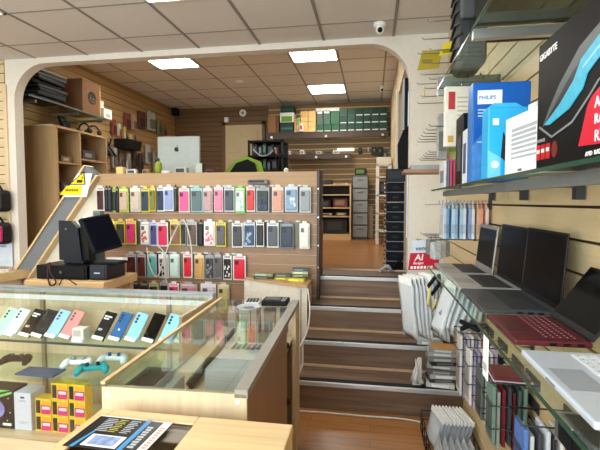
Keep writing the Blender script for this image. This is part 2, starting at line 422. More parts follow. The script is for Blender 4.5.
# phones leaning on the rail
PH = [('mint', (176, 226, 206), 0), ('pale ice blue', (206, 228, 240), 0), ('black', (22, 22, 24), 1), ('charcoal', (34, 36, 40), 0), ('light blue', (150, 190, 234), 0), ('pink', (222, 138, 140), 0), (None, None, 0), ('black', (18, 18, 20), 1),
      ('deep blue', (50, 98, 158), 2), ('sky blue', (146, 198, 236), 0), ('black', (10, 10, 12), 3), ('baby blue', (150, 202, 234), 0), ('pale green', (196, 226, 206), 0)]
PLAB = ['mint phone standing at the frame edge end of the phone row', 'pale ice blue phone between the mint and first black phones', 'black phone with white lettering next to a pale ice blue phone', 'plain charcoal phone between a lettered black phone and a light blue one', 'light blue phone between the charcoal and pink phones', 'pink phone, the only pink one in the counter', None,
        'black phone with white lettering beside the small white box', 'deep blue phone with a white dot in the counter row', 'sky blue phone with three camera dots in the row', 'plain black phone between two light blue phones', 'baby blue phone next to the plain black phone', 'pale green phone at the showcase end of the row']
xs = [-2.425, -2.338, -2.225, -2.137, -2.04, -1.94, -1.83, -1.71, -1.60, -1.49, -1.375, -1.265, -1.16]
for i, ((nm, c, kind), lab) in enumerate(zip(PH, PLAB)):
    if nm is None: continue
    ang = math.radians(61)
    M = frame_from((xs[i], 2.43+.03*(xs[i]+2.4), .6285), (.98, 0, -.19), (.15, .62, .77))
    t = thing('phone', lab, 'phone', M=M, group='phones leaning in a row in the counter')
    MB().rbox((-.041, 0, 0), (.041, .009, .195), .004).build('body', mat(c, .3, var=.03, spec=.1), t)
    b = MB()
    if kind == 1:
        for q, (w, z) in enumerate(((.05, .155), (.036, .139), (.028, .07), (.024, .062))): b.box((-.03, -.0012, z), (-.03+w, .0, z+(.009 if q < 2 else .004)))
        b.build('lettering', PAPER, t)
    elif kind == 3:
        b.box((-.037, -.001, .006), (.037, 0, .181)); b.build('screen', SCREEN, t)
    else:
        for q in range(3): b.disc((-.02, -.0025, .17-.021*q), .008, .0025, 'Y', 12)
        b.build('camera_lens', mat((40, 44, 52), .2), t)
        if kind == 2: MB().disc((0, -.001, .075), .007, .001, 'Y', 12).build('logo', PAPER, t)
    MB().box((-.036, -.012, -.0005), (.036, -.0015, .022)).build('price_ticket', PAPER, t)
t = thing('small_box', 'small white box in the gap of the phone row beside the pink phone', 'box', (-1.83, 2.46, .6155))
MB().rbox((-.04, -.03, 0), (.04, .035, .085), .004).build('carton', mat((224, 220, 216)), t); MB().box((-.03, -.0325, .035), (.02, -.0302, .075)).build('print', mat((190, 178, 172)), t)
MB().box((-.038, -.04, 0), (.036, -.0325, .022)).build('price_ticket', PAPER, t)
# game controllers
def controller(x, y, z, rz, c, lab, c2):
    t = thing('game_controller', lab, 'game controller', (x, y, z), rz, 'game controllers on the glass shelf')
    b = MB()
    b.rbox((-.062, -.03, .018), (.062, .03, .052), .014, 0, 3)
    for s in (-1, 1): b.tube([(s*.055, .01, .036), (s*.074, -.025, .034), (s*.082, -.07, .024)], [.028, .024, .015], 10)
    b.build('shell', mat(c, .4, spec=.12), t)
    for s in (-1, 1): MB().lathe([(.012, .05), (.009, .062), (.013, .068)], (s*.03, -.012, 0), 12).build('thumbstick', mat(c2, .5), t)
    b = MB()
    for dx, dy in ((.052, .01), (.062, 0), (.042, 0), (.052, -.01)): b.ball((dx, dy+.004, .053), .005, 0, 8)
    b.box((-.062, -.003, .052), (-.04, .004, .056)).box((-.0545, -.011, .052), (-.0475, .012, .056)); b.build('button', mat(c2, .5), t)
controller(-1.85, 2.47, .4415, .25, (232, 234, 236), 'white game controller on the glass shelf', (150, 160, 170))
controller(-1.665, 2.57, .4415, .1, (220, 230, 236), 'white controller with bright blue grips behind a teal one', (40, 90, 160))
controller(-1.70, 2.39, .4415, .45, (30, 150, 160), 'teal and black controller lying in front of a white one', (20, 24, 30))
controller(-2.28, 2.45, .4415, .15, (22, 22, 26), 'black game controller alone on the glass shelf', (70, 72, 80))
b = MB().rbox((-.13, -.06, 0), (.13, .06, .012), .003)
t = tag(b.build('reflection_slab', mat((40, 74, 120), .25)), 'dark blue slab standing in for a glass reflection before the black controller', 'painted reflection'); t.location = (-2.02, 2.335, .441)  # flat slab imitating a blue reflection in the glass
# boxed goods on the deck
def yellow_box(x, z, lab):
    t = thing('phone_box', lab, 'box', (x-.155, 2.30, z), 0, 'yellow and pink phone boxes stacked in the counter')
    w, h = .0545, .102
    MB().box((-w, -.0, 0), (w, .07, h)).build('carton', mat((232, 190, 48), .4, var=.15, scale=60), t)
    b = MB().box((-w+.005, -.0012, .010), (-w+.034, 0, h-.012)); b.build('printed_phone', mat((24, 24, 26)), t)
    b = MB().box((-w+.040, -.0012, .006), (w-.003, 0, .062)); b.build('pink_panel', mat((206, 44, 120), .4, var=.35, scale=25), t)
    b = MB().box((-w+.048, -.002, .036), (w-.010, -.0012, .054)); b.build('lettering', mat((250, 210, 220)), t)
    b = MB().box((-w+.046, -.0012, .066), (w-.01, 0, .09)); b.build('orange_panel', mat((244, 160, 50), .4, var=.2), t)
rows3 = ['bottom', 'middle', 'top']
for r in range(3):
    for c in range(3):
        if r == 2 and c == 0: continue
        yellow_box(-1.825+.115*c, .091+.103*r, f"yellow phone box with pink panel, {ORD[c]} along the {rows3[r]} row of its stack")
t = thing('phone_box', 'tall silver white box beside the yellow phone boxes', 'box', (-2.115, 2.29, .091))
MB().rbox((-.06, 0, 0), (.058, .12, .235), .003).build('carton', mat((206, 208, 226), .25), t)
MB().box((-.014, -.0012, .2), (.014, 0, .212)).build('print', mat((60, 66, 84)), t)
b = MB()
for q, (z, w) in enumerate(((.185, .05), (.18, .04), (.05, .06), (.04, .05))): b.box((-w/2, -.0012, z), (w/2, 0, z+.003))
b.build('lettering', mat((150, 156, 176)), t)
t = thing('game_box', 'dark box with a purple planet printed on it, at the counter front', 'box', (-2.288, 2.29, .091))
MB().rbox((-.14, 0, 0), (.105, .12, .245), .003).build('carton', mat((18, 18, 32), .35, spec=.12), t)
b = MB(); b.disc((-.01, -.0015, .12), .055, .0015, 'Y', 24); b.build('planet', mat((140, 130, 200), .4, var=.35, scale=25), t)
b = MB()
for q, (x, z) in enumerate(((-.08, .06), (-.05, .2), (.06, .05), (.08, .1), (.07, .19))): b.box((x, -.0012, z), (x+.006, 0, z+.006))
b.box((.03, -.0012, .02), (.09, 0, .035)); b.build('lettering', PAPER, t)
b = MB().prism([(-.13, .19), (.09, .245), (-.1, .245)], -.0013, 0, 'Y').prism([(-.13, .17), (.1, .238), (.1, .225), (-.13, .15)], -.0012, 0, 'Y'); b.build('stripes', mat((120, 196, 110), .4, var=.3), t)

# ================================================================ glass showcase
SR = math.radians(2.2)
sc = thing('glass_showcase', 'glass topped wooden showcase running towards the stairs', 'showcase', (-.39, 1.305, 0), SR)
W, D, T = .495, 1.295, .9
box1('front_panel', (-W, 0, 0), (0, .018, .885), W_COUNTER, sc)
box1('side_panel', (-.018, .018, 0), (0, .82, .872), wood((156, 116, 84), .4, 'Z', .12), sc)  # darker wood than the front panel: its shade is put into the colour
box1('corner_post', (-.018, D-.17, 0), (.004, D, .872), W_COUNTER, sc)
box1('rear_panel', (-W, D-.018, 0), (-.02, D, .715), W_COUNTER, sc)
box1('deck', (-W+.002, .018, .695), (-.018, D-.018, .715), W_COUNTERX, sc)
box1('base_shelf', (-W+.002, .018, .05), (-.018, D-.018, .07), W_COUNTERX, sc)
box1('glass_top', (-W, .002, .8865), (-.035, D, .893), glass((247, 252, 249), .42), sc)
box1('edge_trim', (-.04, 0, .873), (.003, D, .9), mat((168, 166, 158), .35, .35), sc)
box1('edge_trim', (-W-.004, 0, .8935), (-W+.012, D, .902), W_PINE, sc)
box1('side_glass', (-W, .018, .715), (-W+.006, D, .886), GLASS, sc)
box1('side_board', (-W, .018, 0), (-W+.016, D-.02, .715), W_COUNTER, sc)
for z in (.75, .45, .2):
    MB().tube([(-.01, .835, z), (-.01, .9, z), (-.01, .905, z-.02)], .012).build('hinge', BLACKM, sc)
for x in (-.03, -W+.02): MB().disc((x, -.002, .86), .008, .003, 'Y', 10).build('screw_cap', WHITE, sc)
def place(lx, ly, z):
    c, s = math.cos(SR), math.sin(SR)
    return (-.39+lx*c-ly*s, 1.305+lx*s+ly*c, z)
def white_box(lx, ly, z, w, d, h, lab, top=None, rz=0., body=(226, 230, 240)):
    t = thing('phone_box', lab, 'box', place(lx, ly, z), SR+rz, 'phone boxes in the glass showcase')
    MB().rbox((-w/2, -d/2, 0), (w/2, d/2, h), .002).build('carton', mat(body, .3, var=.02), t)
    MB().box((-w/2-.0004, -d/2-.0004, h*.55), (w/2+.0004, d/2+.0004, h*.55+.0012)).build('lid_seam', mat((180, 184, 192)), t)
    if top:
        MB().box((-w/2+.003, -d/2+.003, h), (w/2-.003, d/2-.003, h+.001)).build('printed_top', mat(top, .2, var=.2), t)
    return t
white_box(-.145, .34, .7155, .19, .12, .065, 'white phone box, bottom one at the near end of the showcase stack')
white_box(-.145, .34, .781, .19, .12, .065, 'white phone box, top one at the near end of the showcase stack')
white_box(-.145, .465, .7155, .19, .12, .065, 'white phone box under another in the showcase, second along')
white_box(-.145, .465, .781, .19, .12, .065, 'white phone box on top of another in the showcase, second along')
t = white_box(-.14, .60, .781, .18, .13, .05, 'white box with dark printed pictures on top, behind the white boxes', None)
b = MB()
for q in range(7): b.box((-.08+.023*q, -.05+.012*(q % 3), .0505), (-.062+.023*q, .05-.01*(q % 2), .0515))
b.build('printed_top', mat((50, 42, 46), .3, var=.3), t)
white_box(-.14, .60, .7155, .185, .135, .065, 'plain white box supporting the box with printed pictures')
white_box(-.427, .205, .7155, .115, .18, .125, 'white tablet box with a dark phone pictured on its top', (52, 50, 52))
white_box(-.345, .22, .7155, .035, .15, .10, 'silver grey box beside the tablet box in the showcase', None, 0, (180, 182, 184))
b = MB()
b.tube([(0, 0, .012), (.01, .62, .07)], .012, 8); b.tube([(-.026, .03, .012), (-.014, .56, .05)], .010, 8)
o = tag(b.build('black_rods', BLACKM), 'pair of long black tripod lying inside the glass showcase', 'rods'); o.location = place(-.335, .38, .735);  # two thin black tubes laid lengthwise on the deck
o.location.z = .7165
o.rotation_euler.z = SR
for i, (c, lx, w, lab) in enumerate([((214, 178, 168), -.40, .05, 'rose coloured pack standing at the far end of the showcase'), ((206, 198, 178), -.32, .07, 'beige pack standing at the far end of the showcase'), ((178, 84, 70), -.235, .025, 'brick red pack standing at the far end of the showcase'), ((160, 132, 108), -.165, .07, 'brown pack standing at the far end of the showcase'), ((120, 126, 130), -.08, .05, 'grey pack at the end post of the showcase')]):
    t = thing('accessory_pack', lab, 'accessory pack', place(lx, 1.22, .7155), SR, 'packs at the end of the showcase')
    MB().rbox((-w/2, -.012, 0), (w/2, .012, .15), .004).build('card', mat(c, .4), t); MB().rbox((-w*.36, -.018, .02), (w*.36, -.012, .11), .003).build('blister', plastic_film((230, 230, 230), .4), t)
# things on top of the showcase
t = thing('card_reader', 'black card payment terminal lying on the showcase top', 'card terminal', place(-.125, 1.19, .894), SR)
MB().rbox((-.075, -.06, 0), (.075, .07, .03), .006).build('body', BLACKM, t)
MB().box((-.06, -.02, .03), (.03, .05, .032)).build('screen', mat((96, 102, 110), .2), t)
b = MB()
for q in range(8): b.box((.04+.014*(q % 2), -.045+.024*(q//2), .03), (.05+.014*(q % 2), -.03+.024*(q//2), .033))
b.build('keypad', mat((150, 152, 156)), t)
t = thing('calculator', 'white desk calculator next to the black card terminal', 'calculator', place(-.265, 1.2, .894), SR+.1)
MB().rbox((-.045, -.06, 0), (.045, .06, .016), .004).build('body', mat((214, 216, 218)), t); MB().box((-.036, .025, .016), (.036, .05, .0175)).build('display', mat((70, 80, 74), .2), t)
b = MB()
for q in range(16): b.box((-.036+.019*(q % 4), -.05+.018*(q//4), .016), (-.022+.019*(q % 4), -.038+.018*(q//4), .019))
b.build('keypad', mat((60, 62, 66)), t)
t = thing('coin_tray', 'shallow grey plastic tray beside the calculator on the showcase', 'tray', place(-.255, 1.06, .894), SR)
MB().lathe([(.04, 0), (.06, .004), (.07, .014), (.066, .014), (.056, .007)], n=24).build('dish', mat((176, 182, 184), .3), t)
MB().lathe([(.03, .0075), (.02, .009)], n=16).build('ribbed_pad', mat((120, 126, 130), .6), t)

# ================================================================ near wooden counter
t = thing('wooden_counter', 'pale wooden counter with a glass inset in its top', 'counter', (0, 0, 0))
CX0, CX1, CY0, CY1, CZ = -.835, -.222, .35, 1.215, .85
b = MB().rbox((-.51, CY0, CZ-.03), (CX1, CY1, CZ), .004).rbox((CX0, CY0, CZ-.03), (-.792, CY1, CZ), .004).rbox((-.792, 1.172, CZ-.03), (-.51, CY1, CZ), .004); b.build('worktop', W_PINE, t)
box1('glass_inset', (-.792, CY0, CZ-.012), (-.51, 1.172, CZ-.006), glass((176, 172, 164), .05), t)
box1('inner_shelf', (-.792, CY0, .55), (-.51, 1.18, .57), mat((112, 98, 84), .5), t)
box1('side_panel', (CX1-.022, CY0, 0), (CX1-.002, CY1-.004, CZ-.03), W_COUNTER, t)
box1('side_panel', (CX0+.004, CY0, 0), (CX0+.024, CY1-.004, CZ-.03), W_COUNTER, t)
box1('rear_panel', (CX0+.024, CY1-.024, 0), (CX1-.022, CY1-.004, CZ-.03), W_COUNTER, t)
f = thing('flyer', 'black printed flyer showing a phone, lying on the wooden counter', 'flyer', (-.69, 1.083, .8505), -.03)
MB().box((-.118, -.083, 0), (.115, .083, .0012)).build('sheet', mat((24, 25, 29), .3), f)
MB().box((.089, -.083, .0012), (.115, .083, .0016)).build('white_border', PAPER, f)
MB().box((-.118, .079, .0012), (.089, .083, .0016)).build('top_border', PAPER, f)
MB().box((.036, -.083, .0012), (.05, .083, .0016)).build('blue_stripe', mat((70, 150, 210), .3), f)
MB().prism([(-.1, -.083), (-.088, -.083), (-.078, .0), (-.084, .0)], .0012, .0016, 'Z').build('blue_stripe', mat((70, 150, 210), .3), f)
b = MB()
for q in range(8): b.box((-.085, .066-.009*q, .0012), (-.052+.005*(q % 3), .069-.009*q, .0016))
for q in range(8): b.box((-.008, .066-.009*q, .0012), (.022-.006*(q % 2), .069-.009*q, .0016))
for q in range(9): b.box((.056+.002*(q % 2), -.06+.0125*q, .0012), (.074, -.0515+.0125*q, .0016))
b.build('lettering', mat((190, 194, 200)), f)
b = MB()
for q in range(8): b.box((-.045, .066-.009*q, .0012), (-.018-.004*(q % 2), .069-.009*q, .0016))
b.build('yellow_lettering', mat((186, 178, 80)), f)
p = MB().rbox((-.074, -.072, .0012), (.03, -.016, .0024), .001).build('pictured_phone', PAPER, f)
MB().box((-.06, -.066, .0024), (.018, -.022, .0028)).build('pictured_screen', mat((150, 170, 214), .3, var=.4, scale=40), p)
b = MB()
for q in range(10): b.box((.096, -.07+.0125*q, .0016), (.108, -.062+.0125*q, .002))
b.build('red_lettering', mat((226, 160, 150)), f)

# ================================================================ till table and till
t = thing('till_table', 'pale wooden table behind the glass counter carrying the till', 'table', (0, 0, 0))
MB().rbox((-2.76, 3.05, .80), (-2.06, 3.54, .872), .004).build('tabletop', wood((226, 190, 140), .4, 'X', .08), t)
for x in (-2.74, -2.13):
    for y in (3.08, 3.46): box1('leg', (x, y, 0), (x+.05, y+.05, .80), W_COUNTER, t)
t = thing('cash_drawer', 'low black cash drawer under the till screen', 'cash drawer', (0, 0, .8725))
MB().rbox((-2.71, 3.12, 0), (-2.255, 3.42, .112), .005).build('body', BLACK, t); MB().rbox((-2.695, 3.112, .02), (-2.27, 3.12, .1), .003).build('drawer_front', BLACKM, t); MB().disc((-2.48, 3.108, .06), .012, .006).build('lock', STEEL, t)
t = thing('receipt_printer', 'black receipt printer beside the cash drawer', 'printer', (0, 0, .8725))
MB().rbox((-2.24, 3.13, 0), (-2.085, 3.40, .125), .012).build('body', mat((32, 34, 40), .4), t); MB().rbox((-2.23, 3.122, .015), (-2.10, 3.131, .11), .003).build('front_cover', mat((40, 44, 54), .35), t)
MB().box((-2.19, 3.1205, .055), (-2.14, 3.1218, .064)).build('lettering', mat((190, 196, 206)), t); MB().box((-2.23, 3.36, .125), (-2.10, 3.375, .128)).build('paper_slot', BLACK, t)
t = thing('till_keyboard', 'dark keyboard lying on top of the receipt printer', 'keyboard', (-2.13, 3.23, .999), -.06)
MB().rbox((-.10, -.06, 0), (.13, .07, .018), .004).build('body', BLACKM, t)
b = MB()
for r in range(4):
    for c in range(12): b.box((-.095+.0182*c, -.05+.027*r, .018), (-.08+.0182*c, -.029+.027*r, .023))
b.build('keycaps', DGREY, t)
t = thing('paper_sheet', 'white receipt paper lying behind the till keyboard', 'paper', (-2.15, 3.34, .999), -.1)
MB().prism([(-.08, 0), (.09, -.01), (.1, .04), (-.06, .05)], 0, .03, 'Z').build('curled_roll', PAPER, t)
t = thing('till_terminal', 'black till terminal with two angled screens on the cash drawer', 'till', (-2.345, 3.25, .9855))
b = MB().prism([(-.24, .03), (-.235, .36), (-.12, .355), (-.06, .30), (-.03, .02)], -.02, .03, 'Y').rbox((-.2, -.02, .0), (-.02, .16, .03), .008); b.build('customer_display', mat((22, 27, 36), .35), t)
MB().disc((-.17, -.022, .29), .008, .002).build('logo', mat((120, 124, 132)), t)
MB().box((-.055, .0, .03), (.02, .09, .30)).build('stand', BLACK, t)
M = Matrix.Translation((.12, .05, .255)) @ Matrix.Rotation(-.42, 4, 'Y') @ Matrix.Rotation(1.25, 4, 'Z')
b = MB(); b.M = M; b.rbox((-.14, 0, -.15), (.14, .045, .16), .008); mo = b.build('operator_monitor', mat((18, 21, 28), .4, spec=.15), t)
b = MB(); b.M = M; b.box((-.12, -.003, -.13), (.12, 0, .14)); b.build('screen', mat((10, 13, 26), .2, spec=.12), mo)
t = thing('paper_roll', 'white paper roll standing behind the till screens', 'paper roll', (-2.50, 3.49, .8725)); MB().lathe([(.035, 0), (.035, .50)], n=16).build('roll', PAPER, t); MB().lathe([(.012, .50), (.012, .502)], n=12).build('core', mat((150, 130, 100)), t)
t = thing('adapter_box', 'small grey box standing up behind the till screen', 'adapter', (-2.39, 3.49, .8725)); MB().rbox((-.035, -.03, 0), (.035, .03, .55), .004).build('casing', mat((110, 120, 116), .4), t); MB().box((-.02, -.032, .45), (.02, -.03, .53)).build('label_patch', mat((90, 98, 96)), t)
def cord(name, pts, r, m, label, cat='cable'):
    # smooth the polyline
    P = [Vector(p) for p in pts]; out = []
    for i in range(len(P)-1):
        p0, p1, p2, p3 = P[max(i-1, 0)], P[i], P[i+1], P[min(i+2, len(P)-1)]
        for k in range(6):
            u = k/6
            out.append(.5*((2*p1)+(p2-p0)*u+(2*p0-5*p1+4*p2-p3)*u*u+(3*p1-p0-3*p2+p3)*u*u*u))
    out.append(P[-1])
    return tag(MB().tube(out, r, 6).build(name, m), label, cat)
cord('hanging_till_cord', [(-2.54, 3.06, 1.02), (-2.54, 3.04, .92), (-2.51, 3.03, .84), (-2.46, 3.03, .87), (-2.52, 3.04, .95), (-2.525, 3.06, 1.02)], .006, mat((60, 24, 24)), 'dark red cord looping down over the till table edge')
cord('hanging_till_cord', [(-2.44, 3.04, .84), (-2.41, 3.035, .885), (-2.36, 3.035, .895), (-2.29, 3.04, .85)], .004, BLACK, 'thin black cord lying along the till table edge')
cord('hanging_charger_cord', [(-2.14, 3.86, 1.06), (-2.11, 3.85, .9), (-2.04, 3.85, .78), (-1.98, 3.85, .9), (-1.97, 3.86, 1.02), (-2.03, 3.86, 1.08)], .006, mat((206, 204, 196)), 'pale cable looping beside the teal phone case')
cord('hanging_charger_cord', [(-1.93, 3.84, .72), (-1.95, 3.84, .95), (-1.86, 3.84, 1.18), (-1.75, 3.84, 1.33), (-1.68, 3.84, 1.1), (-1.67, 3.84, .78)], .006, mat((212, 208, 200)), 'pale cable arching over the red and pink phone case')
# low angled cabinet between divider and stairs
t = thing('angled_cabinet', 'low cream cabinet with a tan top in the corner beside the stairs', 'cabinet', (0, 0, 0))
poly = [(-1.19, 3.925), (-.62, 3.64), (-.545, 3.64), (-.545, 3.925)]
MB().prism(poly, 0, .77, 'Z').build('body', mat((232, 228, 216), .5), t)
MB().prism([(-1.21, 3.927), (-.62, 3.62), (-.54, 3.62), (-.54, 3.927)], .77, .79, 'Z').build('top', wood((206, 168, 122), .4, 'X', .08), t)
MB().box((-.60, 3.635, .1), (-.595, 3.645, .75)).build('door_gap', DGREY, t)
gr = [((70, 78, 66), 'dark green'), ((150, 156, 130), 'sage'), ((176, 170, 60), 'mustard'), ((94, 104, 96), 'grey green'), ((220, 206, 60), 'bright yellow'), ((110, 124, 110), 'pale green'), ((190, 188, 150), 'cream green'), ((84, 98, 110), 'slate blue')]
pos = [(-.98, 3.87, 0), (-.98, 3.87, 1), (-.80, 3.86, 0), (-.80, 3.86, 1), (-.66, 3.80, 0), (-.64, 3.88, 1), (-.64, 3.88, 2), (-.64, 3.88, 3)]
for i, ((c, nm), (x, y, k)) in enumerate(zip(gr, pos)):
    z = .7905+.027*k if i != 5 and i != 6 and i != 7 else .7905+.027*(k)
    t = thing('flat_pack', f'{nm} flat accessory pack piled on the low cream cabinet', 'accessory pack', (x, y, z), (.08, -.1, .05, .2, -.15, .1, -.05, .12)[i], 'flat packs piled on the cream cabinet')
    w = .095 if i < 2 else .075
    MB().rbox((-w, -.035, 0), (w, .035, .025), .004).build('card', mat(c, .4), t)
    MB().rbox((-w*.8, -.036, .006), (w*.3, -.034, .02), .001).build('print', mat(tuple(min(255, v+60) for v in c)), t)
cord('stair_cord', [(-.536, 3.62, .76), (-.50, 3.5, .62), (-.49, 3.3, .5), (-.52, 3.1, .43)], .006, WHITE, 'white cord hanging down beside the upper stair steps')

# yellow warning sign on the stringer
t = thing('hanging_warning_sign', 'yellow warning triangle notice fixed on the grey stair stringer', 'sign', (-2.87, 3.875, 1.68))
MB().prism([(-.17, -.13), (.09, -.13), (.16, .10), (-.0, .10)], 0, .004, 'Y').build('white_backing', PAPER, t)
YEL = mat((244, 212, 20), .4, var=.02)
MB().prism([(-.2, -.11), (.03, -.11), (.05, -.02), (-.12, -.02)], -.004, 0, 'Y').build('text_panel', YEL, t)
tr = MB().prism([(-.10, -.01), (.085, -.01), (.075, .125)], -.005, -.0005, 'Y').build('triangle', mat((20, 20, 20)), t)
MB().prism([(-.075, -.002), (.075, -.002), (.067, .105)], -.0065, -.005, 'Y').build('triangle_face', YEL, tr)
MB().prism([(-.01, .01), (.05, .01), (.06, .035), (.0, .04)], -.008, -.0065, 'Y').prism([(.045, .05), (.06, .05), (.06, .075)], -.008, -.0065, 'Y').build('falling_figure', mat((30, 28, 20)), tr)
b = MB()
for q in range(8): b.box((-.135+.018*q, -.0052, -.075), (-.122+.018*q, -.004, -.05))
b.build('lettering', mat((110, 96, 20)), t)

# ================================================================ phone cases on the divider
def case_pack(x0, x1, zt, h, card, case, lab, pattern=None, y=3.93, group='phone case packs on the divider', hook=True):
    w = (x1-x0)/2*.97
    t = thing('hanging_phone_case', lab, 'phone case', ((x0+x1)/2, y, zt-h), random.uniform(-.06, .06), group)
    MB().rbox((-w, -.012, 0), (w, .0, h*.92), .004).rbox((-w*.45, -.008, h*.88), (w*.45, -.002, h), .003).build('card', mat(card, .4), t)
    cb = MB().rbox((-w*.82, -.024, h*.06), (w*.82, -.010, h*.80), .007, 0, 2); c = cb.build('case', mat(case, .35, var=.08, scale=40), t)
    MB().rbox((-w*.66, -.0275, h*.60), (-w*.05, -.0235, h*.75), .002).build('camera_cutout', mat(tuple(v*.45 for v in case), .3), c)
    if pattern:
        b = MB(); rr = random.Random(int(abs(x0)*1000))
        for q in range(9):
            px, pz = rr.uniform(-w*.6, w*.6), rr.uniform(h*.12, h*.55); s = w*.16
            b.box((px-s, -.0255, pz-s*1.4), (px+s, -.0238, pz+s*1.4))
        b.build('print', mat(pattern, .4), c)
    MB().box((-w*.7, -.0135, h*.84), (w*.7, -.0118, h*.9)).build('header_print', mat(tuple(255-(255-v)*.5 for v in case), .4), t)
    return t
K = (24, 24, 26); WH = (232, 232, 230); LIME = (176, 206, 70); YF = (224, 204, 60); GY = (176, 178, 180)
R1 = [(96,104.5,WH,(74,36,36),'dark maroon'),(105,109,K,(30,30,32),'black'),(109,113,K,(36,44,52),'blue black'),(113,117,LIME,(34,44,36),'dark green'),(117,120.5,K,(22,28,26),'jet black'),(121,131.5,LIME,(196,166,150),'rose beige'),(132,143,(214,220,210),(196,176,164),'pale rose'),
      (144,153,YF,(44,60,80),'navy'),(153.5,159.5,(206,196,70),(120,116,40),'olive yellow'),(160,168,(226,230,240),(40,50,78),'dark navy'),(168,178,(226,230,240),(148,160,206),'lavender blue'),(178.5,182,K,(60,70,60),'dark olive'),
      (182.5,194,(236,222,196),(224,92,152),'bright pink'),(195,207.5,(150,196,200),(88,104,106),'teal grey'),(208,217.5,(196,206,204),(190,146,148),'dusty rose'),(218,227.5,(230,206,206),(232,128,160),'candy pink'),(228.5,239,(206,206,210),(70,76,90),'slate'),
      (239.5,249.5,(120,220,90),(226,232,232),'white'),(250,258.5,WH,(206,40,44),'red'),(259.5,272.5,GY,(26,44,46),'dark teal'),(275,286,(226,206,196),(206,150,128),'peach'),(286.5,299,(206,216,224),(130,160,190),'pale blue'),(300.5,311.5,(200,204,206),(150,154,160),'translucent grey')]
R2 = [(108,116,YF,(220,196,60),'yellow'),(116.5,126.5,YF,(60,56,44),'charcoal'),(127.5,139,YF,(206,46,120),'magenta'),(142,152.5,GY,(226,222,216),'floral white'),(153,160.5,(206,210,226),(74,72,128),'purple'),(161,172,WH,(206,40,84),'crimson'),(173,184.5,YF,(140,100,84),'brown'),
      (185,190,GY,(44,46,54),'dark grey'),(191,201.5,(190,190,188),(104,82,74),'chocolate'),(202,207.5,K,(20,20,24),'deep black'),(208,219.5,WH,(240,222,220),'white and pink'),(220,230.5,YF,(90,86,92),'ash grey'),(235.5,246.5,WH,(64,62,66),'graphite'),(247,258.5,(210,214,220),(50,74,110),'checked blue'),
      (259.5,267.5,WH,(26,26,28),'black framed white'),(269.5,281,WH,(84,88,96),'steel grey'),(282,295.5,(120,126,136),(48,58,74),'steel blue'),(300.5,310.5,WH,(226,226,222),'white ring')]
R3 = [(126,137,GY,(70,30,34),'burgundy'),(138.5,148,GY,(86,34,36),'wine red'),(149.5,159.5,GY,(98,180,176),'teal'),(160.5,171.5,WH,(206,200,202),'black splashed white'),(172.5,183,(206,216,212),(196,222,214),'mint white'),(187,196,WH,(206,34,44),'bright red'),(197.5,208,(226,206,170),(206,160,96),'kraft brown'),
      (209,218,(150,152,158),(66,66,72),'smoky black'),(218.5,226,(160,160,166),(96,96,100),'mid grey'),(226.5,235.5,WH,(40,40,44),'black and white'),(236.5,249.5,WH,(216,36,64),'scarlet')]
R4 = [(130,140,(70,70,70),(36,36,38),'black framed'),(141,150.5,(70,70,72),(44,44,48),'dull black'),(151,161,(196,190,140),(50,56,48),'dark moss'),(161.5,170.5,(176,176,180),(38,38,44),'ink black'),(171,182,WH,(214,70,110),'pink and black'),(183,201.5,(176,166,166),(196,140,150),'greyish pink'),(203.5,219.5,(226,222,226),(206,202,216),'lilac white'),(221,233,(200,190,170),(196,186,130),'beige')]
def px2x(p): return -2.56+(p-110)*.00999
SPECIAL = {'floral white': (206, 80, 90), 'white and pink': (232, 110, 130), 'checked blue': (170, 190, 214), 'black splashed white': (40, 36, 40), 'black and white': (230, 230, 230), 'pale blue': (226, 240, 246), 'white': (150, 210, 190), 'smoky black': (150, 150, 150), 'pink and black': (30, 30, 34), 'dark teal': (70, 60, 110), 'burgundy': (110, 40, 44)}
for ri, (row, zt, rn) in enumerate(((R1, 1.664, 'top'), (R2, 1.335, 'second'), (R3, 1.022, 'third'), (R4, .735, 'bottom'))):
    for i, (a, c, card, case, nm) in enumerate(row):
        dz = random.uniform(-.012, .004)
        where = f'{ORD[i]} from the stringer' if i <= len(row)//2 else f'{ORD[len(row)-1-i]} from the stairs'
        if ri == 0 and i == 0: dz = 0
        case_pack(px2x(a), px2x(c), zt+dz, .255, card, case, f'{nm} phone case in the {rn} divider row, {where}', SPECIAL.get(nm), 3.93-.008*((i*7) % 3))
# darker packs hanging further back on the same pegs, seen in the gaps of each row
BK = [(34, 34, 38), (60, 62, 66), (92, 94, 92), (44, 50, 60), (120, 116, 100)]
for ri, (row, zt, rn) in enumerate(((R1, 1.664, 'top'), (R2, 1.335, 'second'), (R3, 1.022, 'third'))):
    for i in range(len(row)-1):
        a, n_ = row[i][1], row[i+1][0]
        if not .9 <= n_-a <= 5: continue
        c = BK[(i*3+ri) % 5]; xc = px2x((a+n_)/2)+.006
        t = thing('hanging_phone_case', f'case pack half hidden between {row[i][4]} and {row[i+1][4]} cases, {rn} divider row', 'phone case', (xc, 3.9405, zt-.245), 0, 'half hidden packs on the divider')
        MB().rbox((-.045, -.003, 0), (.045, .003, .225), .002).build('card', mat(c, .4), t); MB().rbox((-.02, -.0025, .222), (.02, .0025, .24), .001).build('hang_tab', mat((200, 202, 204), .35), t)
# the dark wallet hung above the row and the grey bundle beside it
t = thing('hanging_cable_pack', 'grey bundled pack hanging just above the dark teal phone case', 'accessory pack', (px2x(262), 3.9, 1.66))
MB().rbox((-.1, -.02, 0), (.1, .02, .045), .012).build('bundle', mat((120, 116, 118), .5, var=.25, scale=60), t); MB().rbox((-.085, -.03, .022), (.06, -.018, .04), .004).build('tie', DGREY, t)

